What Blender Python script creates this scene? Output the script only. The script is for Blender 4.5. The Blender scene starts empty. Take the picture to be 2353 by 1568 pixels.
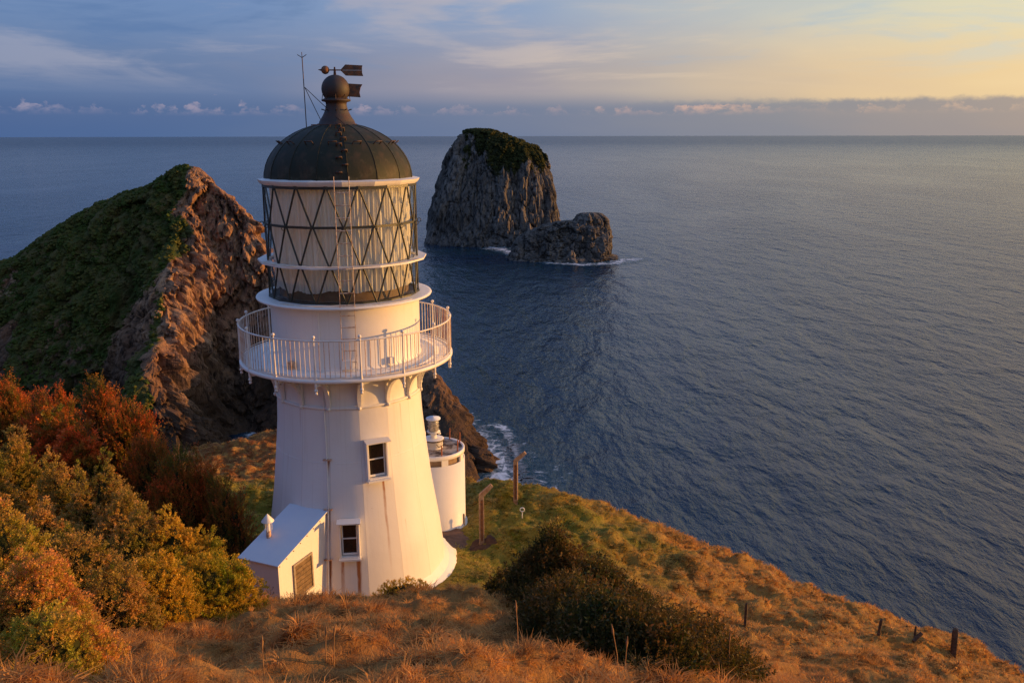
import bpy, bmesh, math, random
import numpy as np
from mathutils import Vector, Matrix
R = math.radians
PI = math.pi
rng = np.random.default_rng(7)
random.seed(7)

# ------------------------------------------------------------------ camera, world, sun, exposure
SC = bpy.context.scene
H = 145.0                      # camera height above the sea
PITCH = 13.5
SUN_AZ, SUN_EL = 81.0, 6.0      # azimuth clockwise from the view axis (+Y)
cam_d = bpy.data.cameras.new('camera')
cam_d.sensor_width = 36
cam_d.lens = 36 * 1972 / 2352
cam_d.clip_start, cam_d.clip_end = 0.2, 300000
cam = bpy.data.objects.new('camera', cam_d)
SC.collection.objects.link(cam)
cam.location = (0, 0, H)
cam.rotation_euler = (R(90 - PITCH), R(0.1), 0)
SC.camera = cam
SC.view_settings.view_transform = 'Standard'
SC.view_settings.look = 'None'
SC.view_settings.gamma = 1
SC.view_settings.exposure = 0.25
SC.view_settings.use_curve_mapping = False
SC.cycles.use_denoising = True
SC.cycles.denoising_prefilter = 'NONE'
SC.cycles.max_bounces = 6
SC.cycles.transparent_max_bounces = 12
SC.cycles.caustics_reflective = False
SC.cycles.caustics_refractive = False

def lin(c):
    return tuple((v / 255.0 / 12.92 if v <= 10 else ((v / 255.0 + 0.055) / 1.055) ** 2.4) for v in c) + (1,)

class NT:
    """small wrapper to write node graphs"""
    def __init__(s, nt): s.nt = nt
    def n(s, t, ins=None, **props):
        nd = s.nt.nodes.new(t)
        for k, v in props.items(): setattr(nd, k, v)
        for k, v in (ins or {}).items():
            sock = nd.inputs[k]
            if isinstance(v, bpy.types.NodeSocket): s.nt.links.new(v, sock)
            else: sock.default_value = v
        return nd
    def m(s, op, a, b=0.0, c=None, clamp=False):
        nd = s.n('ShaderNodeMath', {0: a, 1: b}, operation=op, use_clamp=clamp)
        if c is not None:
            if isinstance(c, bpy.types.NodeSocket): s.nt.links.new(c, nd.inputs[2])
            else: nd.inputs[2].default_value = c
        return nd.outputs[0]
    def mr(s, v, a, b, c=0.0, d=1.0, smooth=False):
        nd = s.n('ShaderNodeMapRange', {0: v, 1: a, 2: b, 3: c, 4: d}, clamp=True)
        if smooth: nd.interpolation_type = 'SMOOTHSTEP'
        return nd.outputs[0]
    def mix(s, f, a, b, blend='MIX'):
        nd = s.n('ShaderNodeMix', data_type='RGBA', blend_type=blend)
        for i, v in ((0, f), (6, a), (7, b)):
            if isinstance(v, bpy.types.NodeSocket): s.nt.links.new(v, nd.inputs[i])
            else: nd.inputs[i].default_value = v if i == 0 else (tuple(v) + (1,))[:4]
        return nd.outputs[2]
    def ramp(s, f, stops, interp='LINEAR'):
        nd = s.n('ShaderNodeValToRGB', {0: f})
        cr = nd.color_ramp; cr.interpolation = interp
        while len(cr.elements) > 1: cr.elements.remove(cr.elements[-1])
        cr.elements[0].position = stops[0][0]; cr.elements[0].color = stops[0][1]
        for p, c in stops[1:]:
            e = cr.elements.new(p); e.color = c
        return nd.outputs[0]
    def noise(s, vec, scale, detail=4, rough=.55, dist=0.0, dim='3D'):
        nd = s.n('ShaderNodeTexNoise', {'Scale': scale, 'Detail': detail, 'Roughness': rough, 'Distortion': dist}, noise_dimensions=dim)
        if vec is not None: s.nt.links.new(vec, nd.inputs['Vector'])
        return nd.outputs['Fac']
    def scale(s, vec, v):
        return s.n('ShaderNodeVectorMath', {0: vec, 1: v}, operation='MULTIPLY').outputs[0]

def make_world():
    w = bpy.data.worlds.new('World'); SC.world = w; w.use_nodes = True
    nt = w.node_tree; nt.nodes.clear(); g = NT(nt)
    tc = g.n('ShaderNodeTexCoord').outputs['Generated']
    sep = g.n('ShaderNodeSeparateXYZ', {0: tc})
    x, y, z = sep.outputs
    az = g.m('MULTIPLY', g.m('ARCTAN2', x, y), 180 / PI)
    el = g.m('MULTIPLY', g.m('ARCSINE', z), 180 / PI)
    d = g.m('SUBTRACT', az, SUN_AZ)
    d = g.m('ABSOLUTE', g.m('WRAP', d, 180, -180))
    a = g.m('DIVIDE', d, 180)
    # cloud-texture coordinates on the direction sphere
    vec = g.n('ShaderNodeCombineXYZ', {0: az, 1: el, 2: 0}).outputs[0]
    warp = g.noise(g.scale(vec, (.05, .25, 1)), 1, 3)
    aw = g.m('ADD', a, g.m('MULTIPLY', g.m('SUBTRACT', warp, .5), .10))
    def L(st): return g.ramp(aw, [(p, lin(c)) for p, c in st])
    low = L([(0, (252, 205, 140)), (.2, (196, 172, 150)), (.27, (176, 160, 150)), (.35, (144, 146, 156)), (.456, (112, 128, 160)),
             (.56, (84, 112, 158)), (.63, (72, 104, 156)), (.8, (76, 100, 146)), (1, (72, 96, 142))])
    mid = L([(0, (255, 232, 180)), (.2, (252, 222, 165)), (.27, (246, 214, 162)), (.34, (233, 204, 165)), (.4, (196, 182, 172)), (.456, (160, 155, 170)),
             (.55, (104, 126, 168)), (.63, (84, 116, 166)), (.8, (78, 110, 162)), (1, (76, 102, 150))])
    top = L([(0, (250, 236, 200)), (.2, (246, 234, 190)), (.27, (238, 228, 186)), (.33, (212, 212, 198)), (.4, (178, 186, 198)), (.456, (146, 166, 200)),
             (.55, (110, 140, 188)), (.63, (112, 140, 186)), (.8, (108, 138, 190)), (1, (104, 134, 188))])
    zen = L([(0, (150, 172, 208)), (.3, (140, 166, 210)), (.5, (118, 150, 208)), (1, (108, 140, 204))])
    cu = g.noise(g.scale(vec, (.75, 1.0, 1)), 1.0, 7, .62, .1)
    el2 = g.m('ADD', el, g.m('MULTIPLY', g.m('SUBTRACT', cu, .5), .8))
    soft = g.mix(g.mr(el, 1.5, 2.9, smooth=True), low, mid)
    hard = g.mix(g.mr(el2, 1.85, 2.25, smooth=True), low, mid)
    c = g.mix(g.mr(a, .42, .33), soft, hard)
    c = g.mix(g.mr(el, 3.2, 8.0, smooth=True), c, top)
    c = g.mix(g.mr(el, 8, 22, smooth=True), c, zen)
    # high thin cloud streaks
    n1 = g.noise(g.n('ShaderNodeMapping', {0: vec, 'Rotation': (0, 0, R(4)), 'Scale': (.042, .24, 1)}).outputs[0], 1.0, 7, .55, .9)
    n2 = g.noise(g.scale(vec, (.16, 1.5, 1)), 1.0, 6, .6, .4)
    st = g.m('ADD', g.m('MULTIPLY', n1, .82), g.m('MULTIPLY', n2, .18))
    lit = g.ramp(a, [(0, lin((255, 236, 190))), (.33, lin((252, 222, 175))), (.42, lin((226, 204, 186))), (.5, lin((180, 176, 190))), (.65, lin((158, 165, 192))), (1, lin((150, 160, 190)))])
    f = g.m('MULTIPLY', g.mr(st, .48, .60, smooth=True), g.m('MULTIPLY', g.mr(el, 2.4, 4.0), g.mr(el, 10, 20, 1, .15)))
    c = g.mix(g.m('MULTIPLY', f, .62), c, lit)
    # bluer gaps between the veils
    gap = g.ramp(a, [(0, lin((240, 232, 200))), (.3, lin((205, 214, 210))), (.42, lin((150, 170, 198))), (.55, lin((88, 122, 174))), (1, lin((82, 118, 176)))])
    f = g.m('MULTIPLY', g.mr(st, .47, .37, smooth=True), g.mr(el, 3.0, 5.0))
    c = g.mix(g.m('MULTIPLY', f, .7), c, gap)
    # bank of small cumulus over the horizon, its level top at about 2 degrees
    big = g.noise(g.scale(vec, (.13, 0, 1)), 1.0, 3)
    crest = g.m('ADD', 1.62, g.m('MULTIPLY', g.m('SUBTRACT', big, .5), .9))
    puff = g.m('SUBTRACT', g.m('ADD', g.m('MULTIPLY', g.m('SUBTRACT', cu, .5), 3.2), crest), el)
    pmask = g.mr(puff, -.05, .16, smooth=True)
    pf = g.m('MULTIPLY', g.m('MULTIPLY', pmask, g.mr(big, .40, .55, .05, 1)), g.mr(el, 1.1, 1.7, smooth=True))
    cl = g.ramp(a, [(0, lin((250, 220, 170))), (.25, lin((214, 186, 160))), (.33, lin((218, 182, 160))), (.4, lin((214, 178, 168))), (.5, lin((170, 158, 178))), (.65, lin((150, 150, 182))), (1, lin((130, 140, 175)))])
    ck = g.noise(g.scale(vec, (1.3, 2.6, 1)), 1.0, 5, .6)
    cl2 = g.mix(g.mr(ck, .38, .62), low, cl)
    c = g.mix(g.m('MULTIPLY', pf, .8), c, cl2)
    # below the horizon the same haze
    sky = g.n('ShaderNodeTexSky', sky_type='NISHITA', sun_disc=False, sun_elevation=R(SUN_EL), sun_rotation=R(SUN_AZ), altitude=100, dust_density=1.5)
    c10 = g.n('ShaderNodeVectorMath', {0: c, 3: 10.0}, operation='SCALE').outputs[0]
    # glow round the low sun
    ang = g.m('ADD', g.m('POWER', g.m('DIVIDE', d, 26), 2), g.m('POWER', g.m('DIVIDE', g.m('SUBTRACT', el, SUN_EL), 12), 2))
    glow = g.m('MULTIPLY', g.m('EXPONENT', g.m('MULTIPLY', ang, -1)), .9)
    gcol = g.n('ShaderNodeVectorMath', {0: c10, 3: g.m('ADD', glow, 1.0)}, operation='SCALE').outputs[0]
    fin = g.mix(.12, gcol, sky.outputs[0])
    bg = g.n('ShaderNodeBackground', {0: fin, 1: 0.085})
    g.n('ShaderNodeOutputWorld', {0: bg.outputs[0]})
make_world()

sun_d = bpy.data.lights.new('sun', 'SUN')
sun_d.energy = 5.0
sun_d.angle = R(0.5)
sun_d.color = (1.0, .485, .125)
sun = bpy.data.objects.new('sun', sun_d)
SC.collection.objects.link(sun)
sdir = Vector((math.sin(R(SUN_AZ)) * math.cos(R(SUN_EL)), math.cos(R(SUN_AZ)) * math.cos(R(SUN_EL)), math.sin(R(SUN_EL))))
sun.rotation_euler = sdir.to_track_quat('Z', 'Y').to_euler()
sun.location = (60, 10, H + 30)

# ------------------------------------------------------------------ helpers
CA, SA = math.cos(R(PITCH)), math.sin(R(PITCH))
def ray(px, py):
    dx, dy = (px - 1176) / 1972., (784 - py) / 1972.
    return dx, CA + dy * SA, -SA + dy * CA
def at(px, py, Y):
    """survey: the world point seen at picture position (px,py) at forward distance Y"""
    a, b, c = ray(px, py); t = Y / b
    return (a * t, Y, H + c * t)
def col_obj(name, me, parent=None, m=None):
    o = bpy.data.objects.new(name, me)
    SC.collection.objects.link(o)
    if parent is not None: o.parent = parent
    if m is not None and not me.materials: me.materials.append(m)
    return o
def empty(name, loc=(0, 0, 0), label=None, cat=None, group=None, kind=None, rz=0):
    o = bpy.data.objects.new(name, None); SC.collection.objects.link(o)
    o.empty_display_size = .2
    o.location = loc; o.rotation_euler = (0, 0, rz)
    return tag(o, label, cat, group, kind)
def tag(o, label=None, cat=None, group=None, kind=None):
    if label: o['label'] = label
    if cat: o['category'] = cat
    if group: o['group'] = group
    if kind: o['kind'] = kind
    return o
def mesh(name, V, Fc, smooth=False):
    me = bpy.data.meshes.new(name)
    me.from_pydata([tuple(v) for v in V], [], [tuple(f) for f in Fc])
    if smooth: me.polygons.foreach_set('use_smooth', [True] * len(me.polygons))
    me.update()
    return me
def np_mesh(name, V, Q, smooth=False, attrs=None):
    """fast mesh from numpy verts and faces (all faces with the same corner count)"""
    me = bpy.data.meshes.new(name)
    V = np.ascontiguousarray(V, dtype=np.float32); Q = np.ascontiguousarray(Q, dtype=np.int32)
    n, k = Q.shape
    me.vertices.add(len(V)); me.vertices.foreach_set('co', V.ravel())
    me.loops.add(n * k); me.loops.foreach_set('vertex_index', Q.ravel())
    me.polygons.add(n); me.polygons.foreach_set('loop_start', np.arange(0, n * k, k, dtype=np.int32))
    me.polygons.foreach_set('use_smooth', np.full(n, smooth, dtype=bool))
    me.update(calc_edges=True)
    for nm, (typ, arr) in (attrs or {}).items():
        at_ = me.attributes.new(nm, typ, 'POINT')
        at_.data.foreach_set('value' if typ == 'FLOAT' else 'vector' if typ == 'FLOAT_VECTOR' else 'color', np.ascontiguousarray(arr, dtype=np.float32).ravel())
    return me

class MB:
    """collects simple shapes into one mesh"""
    def __init__(s): s.v = []; s.f = []; s.sm = []
    def add(s, V, Fc, smooth=False):
        b = len(s.v); s.v += [tuple(v) for v in V]
        s.f += [tuple(i + b for i in f) for f in Fc]; s.sm += [smooth] * len(Fc)
        return s
    def box(s, c, sz, M=None):
        x, y, z = (q / 2 for q in sz)
        V = [Vector((c[0] + i * x, c[1] + j * y, c[2] + k * z)) for k in (-1, 1) for j in (-1, 1) for i in (-1, 1)]
        if M is not None: V = [M @ v for v in V]
        return s.add(V, [(0, 2, 3, 1), (4, 5, 7, 6), (0, 1, 5, 4), (2, 6, 7, 3), (0, 4, 6, 2), (1, 3, 7, 5)])
    def tube(s, pts, r, n=8, cap=True, closed=False):
        pts = [Vector(p) for p in pts]; rs = r if isinstance(r, (list, tuple)) else [r] * len(pts)
        V = []; m = len(pts)
        up0 = None
        for i, p in enumerate(pts):
            a = pts[i - 1] if (i > 0 or closed) else p
            b = pts[(i + 1) % m] if (i < m - 1 or closed) else p
            d = (b - a).normalized()
            up = Vector((0, 0, 1)) if abs(d.z) < .95 else Vector((1, 0, 0))
            u = d.cross(up).normalized()
            if up0 is not None and u.dot(up0) < 0: u = -u
            up0 = u
            w = u.cross(d).normalized()
            for k in range(n):
                t = 2 * PI * k / n
                V.append(p + (u * math.cos(t) + w * math.sin(t)) * rs[i])
        Fc = []
        for i in range(m if closed else m - 1):
            j = (i + 1) % m
            for k in range(n):
                Fc.append((i * n + k, i * n + (k + 1) % n, j * n + (k + 1) % n, j * n + k))
        s.add(V, Fc, True)
        if cap and not closed:
            s.add(V[:n], [tuple(range(n))[::-1]]); s.add(V[-n:], [tuple(range(n))])
        return s
    def lathe(s, prof, n=32, c=(0, 0, 0), smooth=True, a0=0.0, a1=2 * PI):
        full = abs(a1 - a0 - 2 * PI) < 1e-6
        cnt = n if full else n + 1
        V = [(c[0] + r * math.sin(a0 + (a1 - a0) * k / n), c[1] - r * math.cos(a0 + (a1 - a0) * k / n), c[2] + z) for r, z in prof for k in range(cnt)]
        Fc = []
        for i in range(len(prof) - 1):
            for k in range(n):
                k2 = (k + 1) % cnt
                Fc.append((i * cnt + k, i * cnt + k2, (i + 1) * cnt + k2, (i + 1) * cnt + k))
        return s.add(V, Fc, smooth)
    def ball(s, c, r, n=12, sz=1.0):
        m = n // 2
        return s.lathe([(max(r * math.sin(PI * i / m), 1e-4), -r * sz * math.cos(PI * i / m)) for i in range(m + 1)], n, c)
    def mesh(s, name):
        me = mesh(name, s.v, s.f)
        me.polygons.foreach_set('use_smooth', s.sm)
        return me
    def build(s, name, m, parent=None):
        return col_obj(name, s.mesh(name), parent, m)

# ---- numpy value noise
_T = np.random.default_rng(99).random((64, 64, 64)).astype(np.float32)
def vnoise(x, y, z):
    xi, yi, zi = np.floor(x).astype(int), np.floor(y).astype(int), np.floor(z).astype(int)
    fx, fy, fz = x - xi, y - yi, z - zi
    fx, fy, fz = (f * f * (3 - 2 * f) for f in (fx, fy, fz))
    r = 0
    for i in (0, 1):
        for j in (0, 1):
            for k in (0, 1):
                w = (fx if i else 1 - fx) * (fy if j else 1 - fy) * (fz if k else 1 - fz)
                r = r + w * _T[(xi + i) & 63, (yi + j) & 63, (zi + k) & 63]
    return r * 2 - 1
def fbm(x, y, z=0.0, o=4, g=.5):
    z = z + np.zeros_like(x); t = 0; a = 1.0; n = 0
    for i in range(o):
        t = t + a * vnoise(x + i * 17.3, y + i * 9.1, z + i * 5.7); n += a
        x, y, z = x * 2.03, y * 2.03, z * 2.03; a *= g
    return t / n
def ridged(x, y, z=0.0, o=4, g=.5):
    z = z + np.zeros_like(x); t = 0; a = 1.0; n = 0
    for i in range(o):
        t = t + a * (1 - 2 * np.abs(vnoise(x + i * 11.3, y + i * 7.1, z + i * 3.7))); n += a
        x, y, z = x * 2.07, y * 2.07, z * 2.07; a *= g
    return t / n
def sstep(a, b, x):
    t = np.clip((x - a) / (b - a), 0, 1); return t * t * (3 - 2 * t)

def blocks(x, y, z, seed=0):
    """cell noise: each fractured block has its own offset; also the distance to the joint between blocks"""
    xi, yi, zi = np.floor(x).astype(int), np.floor(y).astype(int), np.floor(z).astype(int)
    b1 = np.full(x.shape, 9.); b2 = np.full(x.shape, 9.); val = np.zeros(x.shape)
    for i in (-1, 0, 1):
        for j in (-1, 0, 1):
            for k in (-1, 0, 1):
                a, b, c = (xi + i + seed) & 63, (yi + j) & 63, (zi + k) & 63
                d = (xi + i + _T[a, b, c] - x) ** 2 + (yi + j + _T[b, c, a] - y) ** 2 + (zi + k + _T[c, a, b] - z) ** 2
                nearer = d < b1
                b2 = np.where(nearer, b1, np.minimum(b2, d)); val = np.where(nearer, _T[c, b, a], val); b1 = np.where(nearer, d, b1)
    return val * 2 - 1, np.sqrt(b2) - np.sqrt(b1)
def tps_fit(P, lam=0.0, s=1.0):
    P = np.array(P, float); n = len(P)
    X = P[:, :2] / s
    def K(A, B):
        r2 = ((A[:, None, :] - B[None]) ** 2).sum(-1)
        return .5 * r2 * np.log(r2 + 1e-12)
    A = np.zeros((n + 3, n + 3)); A[:n, :n] = K(X, X) + lam * np.eye(n)
    A[:n, n] = 1; A[:n, n + 1:] = X; A[n, :n] = 1; A[n + 1:, :n] = X.T
    w = np.linalg.solve(A, np.concatenate([P[:, 2], np.zeros(3)]))
    def f(x, y):
        sh = np.shape(x); q = np.stack([np.ravel(x), np.ravel(y)], 1) / s
        out = np.empty(len(q))
        for i in range(0, len(q), 20000):
            b = q[i:i + 20000]
            out[i:i + 20000] = K(b, X) @ w[:n] + w[n] + b @ w[n + 1:]
        return out.reshape(sh)
    return f

# ------------------------------------------------------------------ materials
def new_mat(name):
    m = bpy.data.materials.new(name); m.use_nodes = True
    m.node_tree.nodes.clear()
    return m, NT(m.node_tree)
def finish(g, base, rough=.7, normal=None, metallic=0.0, spec=.5, extra=None):
    ins = {'Base Color': base, 'Roughness': rough, 'Metallic': metallic, 'Specular IOR Level': spec}
    if normal is not None: ins['Normal'] = normal
    ins.update(extra or {})
    b = g.n('ShaderNodeBsdfPrincipled', ins)
    g.n('ShaderNodeOutputMaterial', {0: b.outputs[0]})
    return b
def bump(g, h, strength=.5, dist=.1, normal=None):
    ins = {'Height': h, 'Strength': strength, 'Distance': dist}
    if normal is not None: ins['Normal'] = normal
    return g.n('ShaderNodeBump', ins).outputs[0]
def wpos(g): return g.n('ShaderNodeNewGeometry').outputs['Position']
def opos(g): return g.n('ShaderNodeTexCoord').outputs['Object']

def simple(name, c, rough=.6, metallic=0.0, var=.15, scale=8, bmp=.15, c2=None, spec=.5):
    m, g = new_mat(name)
    p = opos(g)
    n = g.noise(p, scale, 5)
    c2 = c2 or tuple(v * (1 - var * 2) for v in c)
    base = g.mix(g.mr(n, .35, .65), c, c2)
    finish(g, base, rough, bump(g, g.noise(p, scale * 6, 4), bmp, .01), metallic, spec)
    return m

def white_paint(name='white_paint', streaks=(), seams=False):
    m, g = new_mat(name)
    p = opos(g)
    s = g.n('ShaderNodeSeparateXYZ', {0: p}); x, y, z = s.outputs
    base = (.80, .775, .73)
    n = g.noise(p, .9, 5)
    col = g.mix(g.mr(n, .35, .7), base, (.75, .72, .675))
    ang = g.m('MULTIPLY', g.m('ARCTAN2', x, g.m('MULTIPLY', y, -1)), 180 / PI)
    vv = g.n('ShaderNodeCombineXYZ', {0: g.m('MULTIPLY', ang, .45), 1: g.m('MULTIPLY', z, .35), 2: 0}).outputs[0]
    run = g.noise(vv, 1.0, 6, .6)
    col = g.mix(g.m('MULTIPLY', g.mr(run, .55, .8), .5), col, (.62, .57, .49))
    if seams:
        sa = g.m('ABSOLUTE', g.m('SUBTRACT', g.m('WRAP', g.m('SUBTRACT', ang, 17.0), 22.5, 0.0), 11.25))
        col = g.mix(g.m('MULTIPLY', g.mr(sa, 10.95, 11.2), .4), col, (.42, .36, .30))
    sp = g.noise(p, 14, 2)
    col = g.mix(g.m('MULTIPLY', g.mr(sp, .74, .80), .5), col, (.42, .33, .22))
    for (a0, ztop, ln, w, k) in streaks:
        rag = g.m('MULTIPLY', g.m('SUBTRACT', g.noise(g.scale(p, (6, 6, 1.1)), 1, 4), .5), w * 1.6)
        da = g.m('ABSOLUTE', g.m('SUBTRACT', g.m('ADD', ang, rag), a0))
        f = g.m('MULTIPLY', g.mr(da, w, w * .35), g.mr(z, ztop - ln, ztop - ln * .1))
        f = g.m('MULTIPLY', f, g.mr(z, ztop + .05, ztop))
        f = g.m('MULTIPLY', g.m('MULTIPLY', f, k), g.mr(g.noise(g.scale(p, (9, 9, 2.5)), 1, 4), .25, .6, .35, 1))
        f = g.m('MINIMUM', f, .95)
        col = g.mix(f, col, (.34, .115, .022))
    bh = g.m('ADD', g.noise(p, 2.2, 5), g.m('MULTIPLY', g.noise(p, 26, 3), .12))
    finish(g, col, .42, bump(g, bh, .22, .03), 0, .4)
    return m

M = {}
# tower local frame: origin at the tower axis at deck level
TW = Vector((-4.48, 22.7, H - 5.74))
M['tower'] = white_paint('tower_paint', [(31.8, -2.80, 2.8, 1.1, 1.0), (1.6, -4.86, 1.5, 1.3, 1.0), (11.4, -4.86, 2.1, 1.5, 1.4), (12.3, -4.86, .9, 1.1, .9),
                                         (-7.0, -2.34, .5, 1.4, .9), (-6.8, -3.66, .9, 1.5, 1.0), (-6.6, -4.95, 1.5, 1.7, 1.3), (46, -4.2, .5, .7, .2), (20.5, -2.8, .5, .8, .25), (-30, -1.1, .8, .8, .3), (52, -1.1, .9, .8, .35), (-44, -2.4, .6, .8, .25)], True)
M['white'] = white_paint('white_paint')
M['rail'] = simple('rail_paint', (.78, .75, .70), .5, 0, .1, 5, .1, (.66, .56, .46))
M['rust_rail'] = simple('rusty_baluster_paint', (.68, .52, .40), .6, 0, .2, 11, .1, (.46, .22, .11))
M['rust'] = simple('rusty_iron', (.22, .085, .035), .85, 0, .3, 20, .4, (.09, .045, .03), .2)
M['green_bar'] = simple('green_black_paint', (.018, .026, .018), .45, 0, .3, 12, .2, (.035, .03, .02))
M['iron'] = simple('dark_iron', (.035, .026, .022), .6, .2, .3, 10, .3, (.08, .035, .02))
M['copper'] = simple('weathered_vane_copper', (.24, .09, .03), .75, .0, .3, 9, .3, (.07, .05, .035))
M['dark'] = simple('dark_interior', (.02, .016, .012), .9)
M['shed_roof'] = simple('shed_roof_paint', (.62, .66, .74), .55, 0, .06, 3, .1, (.66, .69, .75), .3)
M['concrete'] = simple('old_concrete', (.36, .25, .17), .9, 0, .3, 7, .6, (.22, .13, .08), .2)
M['wood'] = simple('weathered_wood', (.13, .09, .06), .9, 0, .3, 12, .5, (.05, .035, .025), .15)
M['wood_pale'] = simple('pale_wood', (.42, .34, .25), .85, 0, .2, 12, .4)
M['ply'] = simple('boarded_window_wood', (.22, .14, .07), .8, 0, .25, 10, .3)
M['wire'] = simple('rusty_wire', (.12, .06, .04), .7, .4)

def mat_dome():
    m, g = new_mat('green_dome_copper')
    p = opos(g)
    n = g.noise(p, 1.3, 6, .6); n2 = g.noise(p, 4.0, 5, .65)
    c = g.mix(g.mr(n, .35, .65), (.014, .019, .011), (.026, .025, .013))
    c = g.mix(g.m('MULTIPLY', g.mr(n2, .58, .72), .55), c, (.085, .08, .05))
    s = g.n('ShaderNodeSeparateXYZ', {0: p})
    run = g.noise(g.scale(p, (5, 5, .7)), 1, 5)
    c = g.mix(g.m('MULTIPLY', g.mr(run, .52, .75), .5), c, (.085, .05, .03))
    finish(g, c, .62, bump(g, g.noise(p, 5, 5), .25, .02), 0, .25)
    return m
M['dome'] = mat_dome()
def mat_glass():
    m, g = new_mat('lantern_glass')
    ge = g.n('ShaderNodeNewGeometry')
    dt = g.m('ABSOLUTE', g.n('ShaderNodeVectorMath', {0: ge.outputs['Normal'], 1: ge.outputs['Incoming']}, operation='DOT_PRODUCT').outputs['Value'])
    fr = g.m('ADD', .035, g.m('MULTIPLY', g.m('POWER', g.m('SUBTRACT', 1, dt), 5), .9))
    tr = g.n('ShaderNodeBsdfTransparent', {0: (.975, .985, .975, 1)}).outputs[0]
    gl = g.n('ShaderNodeBsdfGlossy', {0: (1, 1, 1, 1), 'Roughness': .03}).outputs[0]
    mx = g.n('ShaderNodeMixShader', {0: g.m('MULTIPLY', fr, .6), 1: tr, 2: gl})
    g.n('ShaderNodeOutputMaterial', {0: mx.outputs[0]})
    return m
M['glass'] = mat_glass()
def mat_curtain():
    m, g = new_mat('curtain_cloth')
    p = opos(g)
    s = g.n('ShaderNodeSeparateXYZ', {0: p}); x, y, z = s.outputs
    ang = g.m('MULTIPLY', g.m('ARCTAN2', x, g.m('MULTIPLY', y, -1)), 180 / PI)
    vv = g.n('ShaderNodeCombineXYZ', {0: g.m('MULTIPLY', ang, .35), 1: g.m('MULTIPLY', z, .5), 2: 0}).outputs[0]
    n = g.noise(vv, 1, 6, .62)
    c = g.mix(g.mr(n, .38, .68), (.93, .90, .83), (.78, .71, .58))
    d = g.n('ShaderNodeBsdfDiffuse', {0: c}); t = g.n('ShaderNodeBsdfTranslucent', {0: c})
    mx = g.n('ShaderNodeMixShader', {0: .35, 1: d.outputs[0], 2: t.outputs[0]})
    g.n('ShaderNodeOutputMaterial', {0: mx.outputs[0]})
    return m
M['curtain'] = mat_curtain()
M['pane'] = simple('dark_window_glass', (.02, .018, .016), .12, 0, .2, 3, .02, None, .6)

def mat_foliage(name, leaf, leaf2, tip, tipamt=1.0, twig=(.10, .06, .035)):
    """leaf colours of the plant itself; 'tip' runs 0..1 along each sprig, 'rnd' is per sprig"""
    m, g = new_mat(name)
    tipa = g.n('ShaderNodeAttribute', attribute_name='tip').outputs['Fac']
    rnd = g.n('ShaderNodeAttribute', attribute_name='rnd').outputs['Fac']
    p = wpos(g)
    n = g.noise(p, .9, 3)
    c = g.mix(g.mr(g.m('ADD', g.m('MULTIPLY', rnd, .6), g.m('MULTIPLY', n, .4)), .25, .7), leaf, leaf2)
    tf = g.m('MULTIPLY', g.mr(tipa, .35, .95), g.mr(g.m('ADD', g.m('MULTIPLY', n, 1.2), g.m('MULTIPLY', rnd, .5)), .5, 1.05))
    c = g.mix(g.m('MULTIPLY', tf, tipamt), c, tip)
    c = g.mix(g.mr(tipa, .0, -.2), c, twig)
    d = g.n('ShaderNodeBsdfPrincipled', {'Base Color': c, 'Roughness': .55, 'Specular IOR Level': .3}); t = g.n('ShaderNodeBsdfTranslucent', {0: c})
    mx = g.n('ShaderNodeMixShader', {0: .42, 1: d.outputs[0], 2: t.outputs[0]})
    g.n('ShaderNodeOutputMaterial', {0: mx.outputs[0]})
    return m
M['red'] = mat_foliage('red_tipped_leaves', (.14, .15, .015), (.38, .16, .02), (.86, .13, .025))
M['olive'] = mat_foliage('olive_leaves', (.22, .21, .02), (.48, .34, .055), (.66, .28, .10), .7)
M['gold'] = mat_foliage('golden_green_leaves', (.22, .24, .012), (.66, .46, .03), (.74, .34, .06), .6)
M['front'] = mat_foliage('pink_and_yellow_leaves', (.38, .38, .03), (.64, .46, .06), (.74, .20, .09), .7)
M['darkbush'] = mat_foliage('dark_green_leaves', (.030, .050, .008), (.085, .085, .012), (.26, .075, .02), .55)
M['inner'] = simple('inner_twigs', (.045, .035, .014), .95, 0, .3, 5, .8, (.03, .035, .01), .1)

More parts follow.
